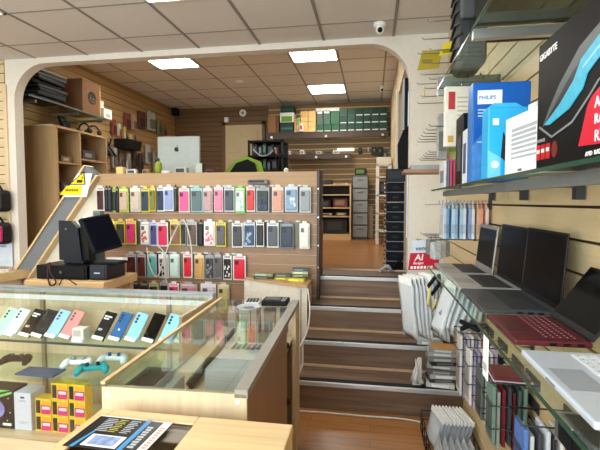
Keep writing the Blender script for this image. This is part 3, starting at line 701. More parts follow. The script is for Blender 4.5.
# small clutter on top of the divider and its stair end
def small(name, lab, cat, loc, dims, m, m2=None, rz=0., extra='print'):
    t = thing(name, lab, cat, loc, rz)
    w, d, h = dims
    MB().rbox((-w/2, -d/2, 0), (w/2, d/2, h), min(.008, h*.2)).build('body', m, t)
    if m2: MB().rbox((-w*.36, -d/2-.003, h*.25), (w*.3, -d/2+.001, h*.8), .001).build(extra, m2, t)
    return t
small('power_adapter', 'white power adapter lying on top of the divider by the stringer', 'adapter', (-2.42, 4.1, 1.7805), (.10, .06, .05), mat((220, 222, 226)), mat((70, 72, 76)), .2)
small('memo_block', 'pale yellow paper block on the divider top at the stringer end', 'paper block', (-2.53, 4.08, 1.7805), (.075, .06, .075), mat((228, 200, 130)), None)
small('tape_roll_box', 'small light brown carton on the divider top', 'box', (-2.27, 4.12, 1.7805), (.07, .06, .05), mat((168, 130, 90)), mat((90, 74, 60)))
t = thing('glue_bottle', 'lime green bottle standing on the divider top', 'bottle', (-2.13, 4.1, 1.7805)); MB().lathe([(.035, 0), (.037, .06), (.035, .11), (.014, .13)]).build('body', mat((140, 150, 50)), t); MB().lathe([(.014, .13), (.012, .16)]).build('cap', mat((60, 66, 30)), t)
t = thing('sticky_tape', 'white tape roll lying on top of the divider', 'tape', (-2.03, 4.07, 1.7805)); MB().lathe([(.045, 0), (.05, .004), (.05, .03), (.03, .032)]).build('roll', mat((214, 212, 206)), t); MB().lathe([(.028, .0325), (.02, .034)]).build('core', mat((120, 100, 80)), t)
small('storage_box', 'grey lidded box on the divider top before the silver computer', 'box', (-1.89, 4.12, 1.7805), (.13, .07, .065), mat((170, 168, 162)), mat((60, 58, 56)))
t = thing('photo_frame', 'small grey card propped up on the divider in front of the silver computer', 'card', (-1.70, 4.08, 1.7805)); MB().prism([(-.03, 0), (.045, .002), (.038, .10), (-.018, .102)], 0, .006, 'Y').build('card', mat((176, 182, 176)), t); MB().box((.04, 0, 0), (.055, .03, .09)).build('strut', BLACK, t)
t = thing('computer_mouse', 'dark purple mouse lying on the divider top under the silver computer', 'mouse', (-1.58, 4.07, 1.781), 1.2); MB().ball((0, 0, .018), (.055, .035, .02)).build('shell', mat((90, 50, 70)), t); MB().box((.02, -.004, .028), (.04, .004, .036)).build('wheel', BLACK, t)
t = thing('white_sensor', 'tiny white gadget on the divider top near its brown end', 'gadget', (-.80, 4.02, 1.7805)); MB().lathe([(.022, 0), (.024, .02), (.016, .034), (.008, .04)]).build('body', WHITE, t); MB().disc((0, -.025, .02), .006, .003).build('eye', DGREY, t)

# ================================================================ rear room behind the divider
t = thing('workbench', 'wooden workbench standing behind the phone case divider', 'workbench', (0, 0, ZF))
MB().rbox((-2.6, 4.35, .76), (-1.0, 5.1, .8), .004).build('worktop', W_CAB, t)
for x in (-2.55, -1.1):
    for y in (4.4, 5.0): box1('leg', (x, y, 0), (x+.05, y+.05, .76), W_CAB, t)
t = thing('desktop_computer', 'silver all in one computer seen from behind with dark fruit logo', 'computer', (-2.15, 4.62, 1.601), .05)
MB().rbox((-.25, -.012, .2), (.245, .02, .635), .012, 0, 3).build('rear_shell', mat((166, 172, 168), .4, .1), t)
MB().rbox((-.235, .0195, .21), (.23, .022, .62), .001).build('screen', SCREEN, t)
lg = MB(); pts = []
for i in range(24):
    a = 2*PI*i/24; r = .027*(1+.08*math.cos(2*a)); x, z = r*math.cos(a), r*math.sin(a)*1.05
    if x > .014 and -.008 < z < .016: x -= .010
    if abs(x) < .006 and z > 0: z -= .005
    pts.append((x-.02, z+.49))
lg.prism(pts, -.0145, -.012, 'Y'); lg.prism([(-.02, .518), (-.018, .532), (-.008, .54), (-.009, .528)], -.0145, -.012, 'Y'); lg.build('logo', mat((24, 28, 34)), t)
MB().prism([(-.09, 0), (.09, 0), (.07, .32), (-.07, .32)], .02, .03, 'Y').rbox((-.1, -.09, 0), (.1, .1, .012), .004).build('stand', ALU, t)
MB().tube([(0, .03, .16), (.12, .2, .02)], .005).build('power_cord', WHITE, t)
t = thing('office_chair', 'black chair with bright green edging behind the divider', 'chair', (-1.62, 5.45, ZF), .25)
MB().prism([(-.27, .84), (-.22, 1.06), (-.12, 1.20), (.02, 1.25), (.12, 1.2), (.2, .9), (.1, .55), (-.2, .55)], -.03, .05, 'Y').build('backrest', BLACKM, t)
MB().prism([(-.36, .84), (-.28, 1.08), (-.14, 1.24), (.02, 1.29), (.2, 1.22), (.28, .9), (.12, .52), (-.24, .52)], .0, .03, 'Y').build('edging', mat((140, 176, 50)), t)
MB().rbox((-.25, -.05, .44), (.25, .45, .52), .03).build('seat', BLACKM, t)
MB().lathe([(.03, .08), (.03, .44)], (0, .2, 0)).build('column', DGREY, t)
for k in range(5):
    a = 2*PI*k/5+.3; MB().tube([(0, .2, .09), (.27*math.cos(a), .2+.27*math.sin(a), .05)], [.025, .018]).ball((.27*math.cos(a), .2+.27*math.sin(a), .026), .026).build('leg', BLACK, t)
t = thing('repair_rack', 'black metal rack with dark parts, screens and cables behind the divider', 'rack', (0, 0, ZF))
RX0, RX1, RY0, RY1 = -1.84, -1.30, 6.3, 6.7
for x in (RX0, RX1-.03):
    for y in (RY0, RY1-.03): box1('post', (x, y, 0), (x+.03, y+.03, 1.62), BLACK, t)
for z in (.25, .75, 1.14, 1.37, 1.59): box1('shelf', (RX0, RY0, z), (RX1, RY1, z+.025), BLACKM, t)
box1('back_sheet', (RX0, RY1-.02, 0), (RX1, RY1-.012, 1.6), mat((34, 30, 28)), t)
cl = [((28, 34, 40), .10, .17), ((70, 76, 80), .06, .14), ((30, 60, 44), .07, .18), ((20, 20, 24), .11, .15), ((90, 60, 50), .05, .12)]
for si, z in enumerate((1.9655, 2.1955)):
    x = RX0+.045
    for q, (c, w, h) in enumerate(cl if si else cl[::-1]):
        nm = ['dark grey', 'mid grey', 'dark green', 'black', 'dull brown'][q if si else 4-q]
        small('computer_part', f'{nm} computer part on the {"upper" if si else "lower"} shelf of the black rack', 'computer part', (x+w/2, 6.42, z), (w*.85, .16, h), mat(c), mat(tuple(min(255, v+50) for v in c)), 0)
        x += w+.003
cord('hanging_rack_cord', [(-1.75, 6.27, 2.28), (-1.62, 6.24, 2.18), (-1.5, 6.24, 2.2), (-1.4, 6.26, 2.3)], .01, mat((150, 155, 160)), 'pale cable sagging across the front of the black rack')
cord('hanging_rack_cord', [(-1.45, 6.25, 2.35), (-1.38, 6.19, 2.1), (-1.36, 6.19, 1.95), (-1.33, 6.22, 2.2)], .01, BLACK, 'black cable hanging down the front of the black rack')
# brown shelves on the back wall
def wall_shelf(x0, x1, z0, z1, lab, y0=8.2):
    t = thing('wall_shelf', lab, 'shelf', (0, 0, 0))
    MB().rbox((x0, y0, z1-.025), (x1, 8.60, z1), .003).build('board', W_DARK, t)
    MB().box((x0, y0+.004, z0), (x1, y0+.022, z1-.025)).build('fascia', W_DARK, t)
    n = 3
    for k in range(n):
        xx = x0+.1+(x1-x0-.2)*k/(n-1); MB().box((xx-.02, y0-.004, z0+.01), (xx+.02, y0+.004, z0+.05)).box((xx-.02, y0+.022, z0+.01), (xx+.02, 8.60, z0+.03)).build('bracket', ALU, t)
wall_shelf(-2.02, .28, 2.71, 2.83, 'long dark brown shelf carrying the green cartons on the back wall')
wall_shelf(-1.72, -.39, 2.32, 2.41, 'short dark brown shelf below the long one on the back wall')
def carton(x0, x1, z0, z1, c, lab, group, patch=(214, 216, 214), y0=8.22, patchz=(.02, .14), depth=.3):
    t = thing('carton', lab, 'box', ((x0+x1)/2, y0, z0), 0, group)
    w, h = (x1-x0)/2-.003, z1-z0-.002
    MB().rbox((-w, 0, 0), (w, depth, h), .003).build('box', mat(c, .5), t)
    if patch: MB().box((-w*.8, -.0015, h*patchz[0]), (w*.8, 0, h*patchz[1])).build('label_strip', mat(patch), t)
    return t
G = (22, 56, 42)
for r in range(3):
    for c in range(6):
        x0 = -.62+.147*c
        carton(x0, x0+.147, 2.831+.137*r, 2.831+.137*(r+1), (G, (20, 50, 38), (28, 64, 48))[(r+c) % 3], f'dark green carton with a white strip, {ORD[5-c]} from the room corner in the {rows3[r]} row', 'green cartons on the back shelf', (214, 216, 214) if not (r == 2 and c < 2) else (40, 90, 70), patchz=(.03, .16))
for r in range(1):
    for c in range(3):
        x0 = -1.06+.146*c
        carton(x0, x0+.146, 2.831, 2.96, (32, 74, 52), f'green carton in the lower row beside the pale brown cartons, {ORD[c]} along', 'green cartons on the back shelf', (200, 204, 196))
carton(-1.05, -.93, 2.961, 3.22, (70, 84, 76), 'tall grey green carton standing on green cartons, next to pale brown ones', 'green cartons on the back shelf', (206, 208, 204), patchz=(.78, .95))
carton(-.925, -.79, 2.961, 3.22, (52, 80, 66), 'tall dark green carton with white corner print standing on other green cartons', 'green cartons on the back shelf', (190, 196, 190), patchz=(.8, .95))
carton(-.785, -.62, 2.961, 3.2, (28, 80, 46), 'square plain bright green carton on top of the green cartons', 'green cartons on the back shelf', None)
for r in range(4):
    for c in range(2):
        x0 = -1.36+.147*c
        carton(x0, x0+.147, 2.831+.098*r, 2.831+.098*(r+1), (206, 166, 106), f'pale brown carton, {["door side","green side"][c]} column, {["lowest","second","third","highest"][r]} in the stack', 'pale brown cartons on the back shelf', None)
carton(-2.0, -1.84, 2.831, 3.16, (142, 98, 58), 'tall brown carton at the door end of the long shelf', None, None)
carton(-1.84, -1.78, 2.831, 3.16, (104, 70, 44), 'narrow dark brown carton beside the tall brown one', None, None)
carton(-1.76, -1.49, 2.831, 3.02, (34, 48, 46), 'wide dark carton under the white and green carton', None, (60, 110, 90), patchz=(.3, .5))
t = carton(-1.76, -1.49, 3.021, 3.21, (216, 220, 210), 'white carton with a green band on its front', None, (96, 140, 40), patchz=(.05, .62))
carton(-1.75, -1.50, 3.211, 3.34, (24, 52, 46), 'dark green carton nearest to the ceiling on the shelf', None, (40, 80, 66), patchz=(.3, .5))
carton(-1.48, -1.43, 2.831, 3.09, (196, 140, 96), 'narrow orange brown carton next to the wide dark one', None, (226, 200, 160), depth=.2)
carton(-1.43, -1.365, 2.831, 3.1, (190, 200, 150), 'narrow pale green carton beside pale brown cartons', None, (110, 160, 50), patchz=(.5, .95), depth=.2)
small('carton', 'small white carton with red print in front of pale brown cartons', 'box', (-1.33, 8.165, 2.8305), (.07, .07, .14), mat((226, 220, 214)), mat((190, 70, 60)))
tag(box1('white_long_box', (-1.07, 8.3, 3.2225), (-.625, 8.5, 3.285), mat((226, 222, 212))), 'long flat white box lying on top of the green cartons', 'box')
sm = [((214, 208, 196), .1, .07, 'cream'), ((110, 100, 92), .12, .05, 'grey brown'), ((226, 216, 206), .09, .08, 'white'), ((80, 70, 62), .16, .05, 'dark brown'), ((190, 170, 150), .12, .06, 'tan'), ((60, 56, 54), .14, .05, 'blackish'), ((206, 200, 190), .14, .06, 'off white')]
x = -1.66
for c, w, h, nm in sm:
    small('parts_box', f'{nm} parts box on the short brown shelf of the back wall', 'box', (x+w/2, 8.3, 2.411), (w*.92, .1, h), mat(c), mat(tuple(v*.6 for v in c))); x += w+.03
t = thing('hanging_strip_light', 'lit white strip light fixed on the back slat wall', 'light', (-.52, 8.59, 2.5)); MB().rbox((-.16, -.03, 0), (.16, 0, .05), .008).build('diffuser', glow((255, 246, 224), 2.2), t); MB().box((-.17, -.02, -.005), (-.16, 0, .055)).box((.16, -.02, -.005), (.17, 0, .055)).build('end_cap', WHITE, t)
for i, (x, z, w, h, c, nm) in enumerate([(-.24, 2.43, .07, .12, (40, 40, 42), 'black earphone pack'), (-.08, 2.47, .04, .1, (196, 190, 180), 'pale slim pack'), (.03, 2.40, .10, .16, (44, 50, 44), 'dark pack'), (.145, 2.36, .10, .2, (36, 34, 36), 'black mesh pack'), (.24, 2.2, .08, .3, (80, 84, 92), 'grey cloth pack')]):
    t = thing('hanging_accessory', f'{nm} hanging on the back slat wall beside the strip light', 'accessory pack', (x, 8.58, z)); MB().rbox((-w/2, -.03, 0), (w/2, 0, h), .01).build('pack', mat(c, .5, var=.3), t); MB().box((-w*.3, -.034, h*.5), (w*.2, -.03, h*.8)).build('print', mat(tuple(min(255, v+70) for v in c)), t)
# open shelf cabinet, drawer tower, bin
t = thing('shelf_cabinet', 'low open wooden shelf cabinet against the back wall', 'cabinet', (0, 0, ZF))
A0, A1, B0, B1 = -1.03, -.38, 7.95, 8.4
for x in (A0, A1-.025): box1('side', (x, B0, 0), (x+.025, B1, 1.03), W_PINE, t)
for z in (0.0, .42, .58, .82, 1.0): box1('shelf', (A0+.025, B0, z), (A1-.025, B1, z+(.11 if z == 0 else .02)), W_PINE, t)
box1('rear_panel', (A0+.025, B1-.01, .11), (A1-.025, B1, 1.0), mat((48, 34, 26)), t)
small('monitor_box', 'dark screen shaped box inside the low shelf cabinet', 'box', (-.67, 8.12, ZF+.111), (.42, .2, .28), mat((44, 46, 50)), mat((70, 72, 76)))
small('white_file', 'white upright carton in the bottom of the shelf cabinet', 'box', (-.94, 8.1, ZF+.111), (.08, .2, .24), mat((214, 208, 196)), None)
small('parts_tray', 'pale parts tray on the middle shelf of the cabinet', 'tray', (-.85, 8.1, ZF+.441), (.22, .2, .05), mat((206, 200, 180)), mat((90, 86, 80)))
small('parts_tray', 'dark parts tray beside a pale tray in the shelf cabinet', 'tray', (-.56, 8.1, ZF+.441), (.2, .2, .07), mat((110, 100, 70)), mat((206, 206, 190)))
small('striped_box', 'brown ribbed box on the upper shelf of the cabinet', 'box', (-.58, 8.1, ZF+.601), (.26, .2, .16), mat((110, 70, 60)), mat((170, 130, 110)))
small('cable_box', 'black box of cables beside the ribbed box in the cabinet', 'box', (-.87, 8.1, ZF+.601), (.22, .2, .14), mat((40, 38, 38)), mat((80, 80, 80)))
small('tool_bag', 'black soft bag lying on top of the shelf cabinet', 'bag', (-.84, 8.15, ZF+1.021), (.22, .18, .09), mat((28, 26, 26)), mat((60, 60, 60)), .1)
small('flat_board', 'pale flat board on top of the shelf cabinet', 'board', (-.57, 8.15, ZF+1.021), (.28, .14, .03), mat((190, 170, 130)), mat((120, 110, 100)), -.1)
t = thing('drawer_tower', 'grey plastic drawer tower beside the shelf cabinet', 'drawer tower', (-.22, 8.15, ZF))
MB().rbox((-.15, 0, 0), (.15, .38, 1.2), .006).build('frame', mat((84, 84, 84), .4), t)
for k in range(5):
    d = MB().rbox((-.135, -.02, .05+.228*k), (.135, .0, .255+.228*k), .006).build('drawer', mat((140, 140, 138), .3), t); MB().rbox((-.05, -.032, .19+.228*k), (.05, -.02, .205+.228*k), .003).build('handle', mat((96, 96, 96)), d)
small('label_printer', 'small black device with green display on the drawer tower', 'device', (-.22, 8.3, ZF+1.2005), (.22, .16, .13), mat((34, 36, 30)), mat((110, 140, 60)))
tag(box1('wooden_board', (-.07, 8.5, ZF), (.02, 8.56, ZF+.62), W_PINE), 'narrow wooden board leaning at the back wall by the drawer tower', 'board')
t = thing('white_rack', 'white metal shelf rack with boxes beside the black crates', 'rack', (0, 0, ZF))
for x, y in ((.06, 7.3), (.26, 7.3), (.06, 7.8), (.26, 7.8)): box1('post', (x, y, 0), (x+.05, y+.04, 1.32), WHITE, t)
for z in (.2, .5, .8, 1.1, 1.3): box1('shelf', (.06, 7.3, z), (.31, 7.84, z+.02), WHITE, t)
small('rack_box', 'brown box low on the white metal rack', 'box', (.19, 7.5, ZF+.5205), (.15, .3, .2), mat((150, 100, 60)), mat((90, 60, 40)))
small('rack_box', 'black box on the middle shelf of the white metal rack', 'box', (.19, 7.5, ZF+.8205), (.15, .3, .22), mat((40, 36, 34)), mat((80, 76, 70)))
small('folded_cloth', 'pale folded cloth on top of the white metal rack', 'cloth', (.185, 7.5, ZF+1.3205), (.24, .4, .12), mat((226, 216, 200)), None)
# black crates at the arch
t0 = None
def crate(k):
    t = thing('storage_crate', f'black crate with a pale rim, {ORD[k]} up from the floor of the crate tower', 'crate', (.235, 4.62, ZF+.001+.1005*k), 0, 'black crates stacked at the arch')
    b = MB(); b.rbox((-.085, -.12, 0), (.085, .16, .088), .006); b.build('body', mat((12, 14, 20), .5, spec=.1), t)
    MB().rbox((-.087, -.124, .091), (.087, .163, .0985), .003).build('rim', mat((130, 136, 152), .4), t)
    MB().rbox((-.03, -.124, .03), (.03, -.119, .055), .002).build('handle', BLACK, t)
for k in range(9): crate(k)
cord('tangled_cable', [(.10, 4.47, .815), (.16, 4.42, .84), (.19, 4.38, .82), (.16, 4.34, .87), (.11, 4.38, .83), (.08, 4.33, .815)], .014, mat((170, 172, 174)), 'grey tangled cable on the floor before the black crates')
cord('tangled_cable', [(.29, 4.46, .815), (.30, 4.41, .88), (.27, 4.40, .91), (.245, 4.43, .86), (.23, 4.45, .815)], .012, BLACK, 'black tangled cable heaped at the foot of the crate tower')
t = thing('cable_strip', 'black and grey beaded cable hanging down the side of the crates', 'cable', (0, 0, 0))
b = MB()
for k in range(40): b.ball((.128+.006*math.sin(k*1.7), 4.5, .83+.022*k), .009, k % 2, 8)
b.build('hanging_beads', [DGREY, ALU], t)
small('black_bag', 'black bag lying on top of the crate tower', 'bag', (.235, 4.62, ZF+.9065), (.19, .22, .13), mat((18, 20, 24)), mat((34, 38, 46)))
t = thing('coat', 'black coat hanging in the passage beside the arch', 'coat', (.38, 4.9, 1.83)); MB().prism([(-.1, 0), (.12, 0), (.11, .35), (.05, .46), (-.05, .46), (-.11, .3)], -.05, .06, 'Y').build('hanging_body', mat((14, 14, 16), .8), t); MB().prism([(-.04, .42), (.04, .42), (0, .5)], -.06, .07, 'Y').build('collar', BLACK, t)
t = thing('hanging_black_roll', 'tall narrow black panel fixed to the arch jamb', 'panel', (.305, 4.2, 2.17)); MB().rbox((-.018, -.05, 0), (.013, .05, .47), .005).build('panel', BLACK, t); MB().box((-.03, -.04, .0), (-.018, .05, .47)).build('pale_edge', mat((170, 176, 186)), t)

# tall open cabinet on the left wall of the rear room
t = thing('tall_cabinet', 'tall open wooden cabinet in front of the rear room slat wall', 'cabinet', (0, 0, ZF))
C0, C1, E0, E1, HC = -4.03, -3.56, 4.46, 5.42, 1.575
for y in (E0, 4.86, E1-.025): box1('upright', (C0, y, 0), (C1, y+.025, HC-.025), W_CAB, t)
box1('top', (C0, E0-.005, HC-.025), (C1+.01, E1, HC), W_CAB, t)
for y0, y1, zs in ((E0+.025, 4.86, (.1, .45, .8, 1.15)), (4.885, E1-.025, (.1, .4, .72, .95, 1.22))):
    for z in zs: box1('shelf', (C0+.01, y0, z), (C1-.01, y1, z+.02), W_CAB, t)
box1('back_panel', (C0, E0+.025, .02), (C0+.01, E1-.025, HC-.025), mat((92, 60, 36)), t)
for i, (y, z, w, h, c, nm) in enumerate([(4.7, .82, .2, .12, (60, 56, 54), 'black device'), (4.68, .47, .2, .16, (180, 176, 170), 'grey device'), (5.1, .74, .3, .1, (90, 70, 54), 'brown tray'), (5.1, .97, .3, .1, (120, 110, 100), 'taupe tray'), (4.7, 1.17, .18, .08, (110, 90, 70), 'tan box'), (5.12, 1.24, .26, .12, (70, 64, 60), 'dark box'), (5.1, .42, .28, .14, (140, 120, 100), 'beige box')]):
    t = thing('stored_box', f'{nm} lying on a shelf inside the tall open cabinet', 'box', (-3.72, y, ZF+z+.0005)); MB().rbox((-.12, -w/2, 0), (.1, w/2, h), .006).build('body', mat(c), t); MB().box((.1, -w*.3, h*.3), (.102, w*.2, h*.7)).build('print', mat(tuple(min(255, v+70) for v in c)), t)
# glass shelf with laptops and the brown carton
t = thing('glass_wall_shelf', 'glass shelf of old laptops high on the rear slat wall', 'shelf', (0, 0, 0))
LZ = 2.63
box1('pane', (-4.08, 4.12, LZ), (-3.6, 5.62, LZ+.012), GLASSG, t); box1('edge', (-3.604, 4.12, LZ-.004), (-3.592, 5.62, LZ+.014), mat((90, 100, 96), .3), t)
for y in (4.3, 5.0, 5.5): MB().box((-4.085, y, LZ-.03), (-3.68, y+.02, LZ-.001)).build('bracket', ALU, t)
for k in range(8):
    y = 4.62+.03*((k*5) % 4); 
    t = thing('old_laptop', f'closed dark laptop, {ORD[k]} from the bottom of the pile on the high glass shelf', 'laptop', (-3.80+.012*((k*3) % 4), y-.16, LZ+.0125+.0425*k), .04*((k % 3)-1), 'closed laptops piled on the glass shelf')
    MB().rbox((-.15, -.22, 0), (.15, .22, .022), .004).build('base', BLACKM, t); MB().rbox((-.15, -.22, .0225), (.15, .22, .039), .005).build('lid', mat((30, 32, 36) if k % 3 else (70, 72, 76), .3), t)
t = thing('cardboard_box', 'brown cardboard box with a round dark logo on the high glass shelf', 'box', (-3.79, 5.19, LZ+.0125))
MB().rbox((-.17, -.17, 0), (.17, .2, .42), .004).build('carton', mat((122, 86, 56), .7), t)
lt = MB(); lt.disc((.1705, .02, .21), .085, .0015, 'X', 24); lo = lt.build('logo', mat((24, 24, 26)), t)
M = facing('+X', (.1722, -.045, .155)) @ Matrix(((1, .25, 0, 0), (0, 1, 0, 0), (0, 0, 1, 0), (0, 0, 0, 1)))
b = MB(); b.text('hp', .13, M, 0, .0004, bold=False); b.build('lettering', mat((120, 84, 54)), lo)
MB().rbox((-.172, .18, 0), (.1715, .203, .42), .002).build('bright_face', mat((206, 160, 96), .6), t)  # brightly lit end of the carton, with the light put into its colour
t = thing('white_carton', 'white carton beside the brown cardboard box on the glass shelf', 'box', (-3.72, 5.52, LZ+.0125)); MB().prism([(-.08, 0), (.12, 0), (.12, .13), (0, .13), (0, .26), (-.08, .26)], -.09, .09, 'Y').build('carton', mat((236, 230, 220)), t); MB().box((.12, -.04, .02), (.1215, .05, .07)).build('print', mat((180, 176, 170)), t)
t = thing('hanging_sign_plate', 'small dark red sign high on the rear slat wall', 'sign', (-4.095, 5.0, 3.02)); MB().box((0, -.12, 0), (.008, .14, .05)).build('plate', mat((150, 100, 62)), t)
b = MB()
for q in range(5): b.box((.008, -.1+.045*q, .008), (.01, -.075+.045*q, .04))
b.build('lettering', mat((96, 40, 34)), t)
# things on top of the tall cabinet
TZ = ZF+HC+.0005
def tablet(y, z, lab):
    t = thing('tablet', lab, 'tablet', (-3.75, y, TZ), .1); MB().prism([(-.05, 0), (.02, 0), (-.08, .19), (-.1, .19)], -.07, .07, 'Y').build('body', BLACKM, t); MB().prism([(.0215, .005), (.022, .006), (-.078, .185), (-.079, .184)], -.06, .06, 'Y').build('screen', mat((60, 84, 84), .2), t)
tablet(4.92, 0, 'tablet leaning with its dark screen on top of the tall cabinet')
small('webcam_box', 'tiny black box on the near end of the tall cabinet top', 'box', (-3.62, 4.72, TZ), (.06, .06, .09), BLACKM, DGREY)
small('flat_papers', 'pale papers lying on the near end of the tall cabinet top', 'papers', (-3.8, 4.56, TZ), (.3, .14, .02), mat((220, 210, 190)), None)
for i, (y, c, nm) in enumerate([(5.12, (30, 30, 34), 'black'), (5.30, (52, 54, 60), 'charcoal')]):
    t = thing('headset', f'{nm} headset lying on the far end of the tall cabinet top', 'headset', (-3.68, y, TZ), .3*i)
    MB().tube([(-.08, 0, .04)]+[(-.08*math.cos(a*PI/8), 0, .04+.10*math.sin(a*PI/8)) for a in range(9)]+[(.08, 0, .04)], .012, 8).build('band', mat(c), t)
    for s in (-1, 1): MB().ball((s*.08, 0, .042), (.03, .04, .04)).build('ear_cup', mat(c, .5), t)
# packs and baskets hanging on the rear slat wall
hp = [(6.75, 2.72, .14, .26, (130, 72, 62), 'dull red'), (6.95, 2.74, .12, .24, (190, 150, 130), 'pale pink'), (7.55, 2.82, .22, .34, (176, 176, 166), 'pale grey'), (7.85, 2.8, .12, .26, (120, 126, 90), 'moss green'), (8.05, 2.78, .13, .26, (150, 110, 80), 'tan'), (7.2, 2.80, .18, .3, (104, 62, 50), 'brick'),
      (6.35, 2.56, .07, .24, (150, 74, 68), 'thin red'), (6.5, 2.56, .06, .2, (220, 214, 204), 'thin white'), (6.65, 2.54, .06, .2, (214, 190, 90), 'thin yellow'),
      (6.1, 2.1, .1, .3, (120, 116, 120), 'dark grey'), (6.35, 2.04, .1, .32, (176, 172, 170), 'silver'), (6.55, 2.02, .09, .3, (150, 130, 126), 'mauve'), (6.75, 2.0, .1, .32, (206, 200, 190), 'cream'), (6.95, 2.1, .09, .3, (96, 76, 70), 'brown'), (7.15, 2.0, .1, .36, (70, 60, 60), 'dark'), (7.4, 2.2, .14, .34, (190, 190, 186), 'white framed'), (7.65, 2.05, .1, .4, (150, 150, 150), 'mid grey'), (7.9, 2.2, .12, .36, (176, 172, 166), 'stone grey'), (8.1, 2.1, .12, .4, (206, 204, 200), 'whitish'), (8.3, 2.3, .1, .3, (130, 124, 120), 'slate grey')]
for i, (y, z, w, h, c, nm) in enumerate(hp):
    t = thing('hanging_accessory', f'{nm} accessory pack on the rear slat wall beyond the tall cabinet, {"upper" if z > 2.5 else "lower"} group', 'accessory pack', (-4.05, y, z), random.uniform(-.1, .1), 'packs on the rear slat wall')
    MB().rbox((-.02, -w/2, 0), (.02, w/2, h), .005).build('card', mat(c, .5, var=.2), t); MB().rbox((.02, -w*.35, h*.1), (.04, w*.35, h*.6), .008).build('blister', mat(tuple(v*.6 for v in c), .3), t)
t = thing('hanging_tool_basket', 'black wire basket of tools on the rear slat wall', 'basket', (-3.97, 6.62, 2.36))
MB().prism([(-.1, 0), (.1, 0), (.13, .15), (-.1, .15)], -.22, .22, 'Y').build('basket', mat((20, 20, 24)), t)
for k in range(6):
    MB().tube([(.02*(k % 3), -.18+.07*k, .1), (.03*(k % 2), -.2+.075*k, .26)], .012).build('tool', mat([(180,40,40),(206,206,200),(40,40,44),(196,160,60),(190,180,170),(70,70,80)][k]), t)
t = thing('hanging_cable_bunch', 'thick bunch of black cables hanging at the far end of the tall cabinet', 'cable bunch', (-3.9, 5.75, 2.16))
for k in range(6):
    MB().tube([(.03*k-.05, -.16+.06*k, .27), (.05, -.14+.06*k, .16), (.04+.02*k, -.1+.06*k, .02), (.0, -.06+.06*k, .1), (-.04, -.04+.06*k, .26)], .016, 6).build('cable', mat((24, 26, 30) if k % 2 else (96, 104, 114)), t)
t = thing('side_shelf', 'low dark shelf under the packs on the rear slat wall', 'shelf', (0, 0, 0)); box1('board', (-4.09, 5.8, 1.80), (-3.55, 8.2, 1.825), W_DARK, t)
for y in (5.84, 7.0, 8.14): box1('support', (-4.06, y, ZF), (-3.6, y+.03, 1.80), W_DARK, t)
for i, (y, w, h, c, nm) in enumerate([(6.0, .16, .1, (36, 34, 36), 'black'), (6.35, .2, .06, (60, 56, 52), 'brown black'), (6.8, .14, .12, (44, 60, 54), 'dark green'), (7.2, .14, .22, (120, 124, 50), 'yellow green'), (7.6, .2, .08, (40, 36, 34), 'sooty'), (7.95, .2, .1, (186, 176, 166), 'pale grey')]):
    small('tool_box', f'{nm} tool box on the low dark shelf of the rear slat wall', 'box', (-3.75, y, 1.8255), (.2, w, h), mat(c), mat(tuple(min(255, v+50) for v in c)))
# bags on the slats left of the arch
for i, (z, c, c2, nm) in enumerate([(1.40, (22, 22, 24), (60, 60, 64), 'black'), (1.07, (26, 24, 30), (170, 40, 96), 'black and pink')]):
    t = thing('hanging_bag', f'{nm} padded bag hanging on the slats beside the arch', 'bag', (-3.80, 3.86, z))
    MB().rbox((-.16, -.08, 0), (.15, .06, .22), .04, 0, 3).build('body', mat(c, .7, var=.3), t)
    MB().rbox((.02, -.1, .03), (.15, -.07, .19), .02).build('pocket', mat(c2, .7, var=.2), t)
    MB().tube([(-.1, 0, .2), (-.06, -.01, .27), (.06, -.01, .27), (.1, 0, .2)], .012).build('strap', BLACKM, t)
t = thing('hanging_paper', 'pale blue sheet hanging below the black and pink bag', 'paper', (-3.80, 3.925, .83)); MB().box((-.2, -.004, 0), (.12, 0, .3)).build('sheet', mat((206, 216, 230)), t); MB().box((-.15, -.005, .2), (.05, -.004, .22)).build('print', mat((150, 160, 180)), t)
t = thing('hanging_white_pack', 'white pack hanging on the slats high beside the arch', 'accessory pack', (-3.98, 3.93, 1.78)); MB().rbox((-.1, -.03, 0), (.1, 0, .17), .006).build('pack', mat((214, 208, 196)), t); MB().box((-.08, -.033, .03), (.06, -.03, .1)).build('print', mat((150, 150, 150)), t)
small('paper_stack', 'stack of white papers on the low ledge under the stringer', 'papers', (-3.72, 3.66, .7805), (.3, .2, .05), PAPER, None)
small('router', 'dark flat device on the low ledge beside the papers', 'device', (-4.0, 3.7, .7805), (.18, .16, .06), BLACKM, DGREY)

# ================================================================ right wall: glass shelves
def glass_shelf(z, y0, y1, lab, x0=.315, thick=.01, rail=True, brackets=()):
    t = thing('glass_shelf', lab, 'shelf', (0, 0, 0))
    box1('pane', (x0, y0, z-thick), (XW-.014, y1, z), GLASSG, t)
    box1('glass_edge', (x0-.002, y0, z-thick), (x0, y1, z), mat((40, 74, 62), .15), t)
    for y in brackets:
        MB().box((x0+.06, y, z-thick-.014), (XW-.01, y+.01, z-thick-.0005)).box((XW-.03, y-.008, z-thick-.05), (XW-.006, y+.02, z-thick-.0005)).build('bracket', DGREY, t)
    return t
SH = 1.155
t = glass_shelf(SH, .30, 2.42, 'long lower glass shelf on the right wall holding the laptops', .30, .008, brackets=(.42, 1.05, 1.42, 1.9, 2.36))
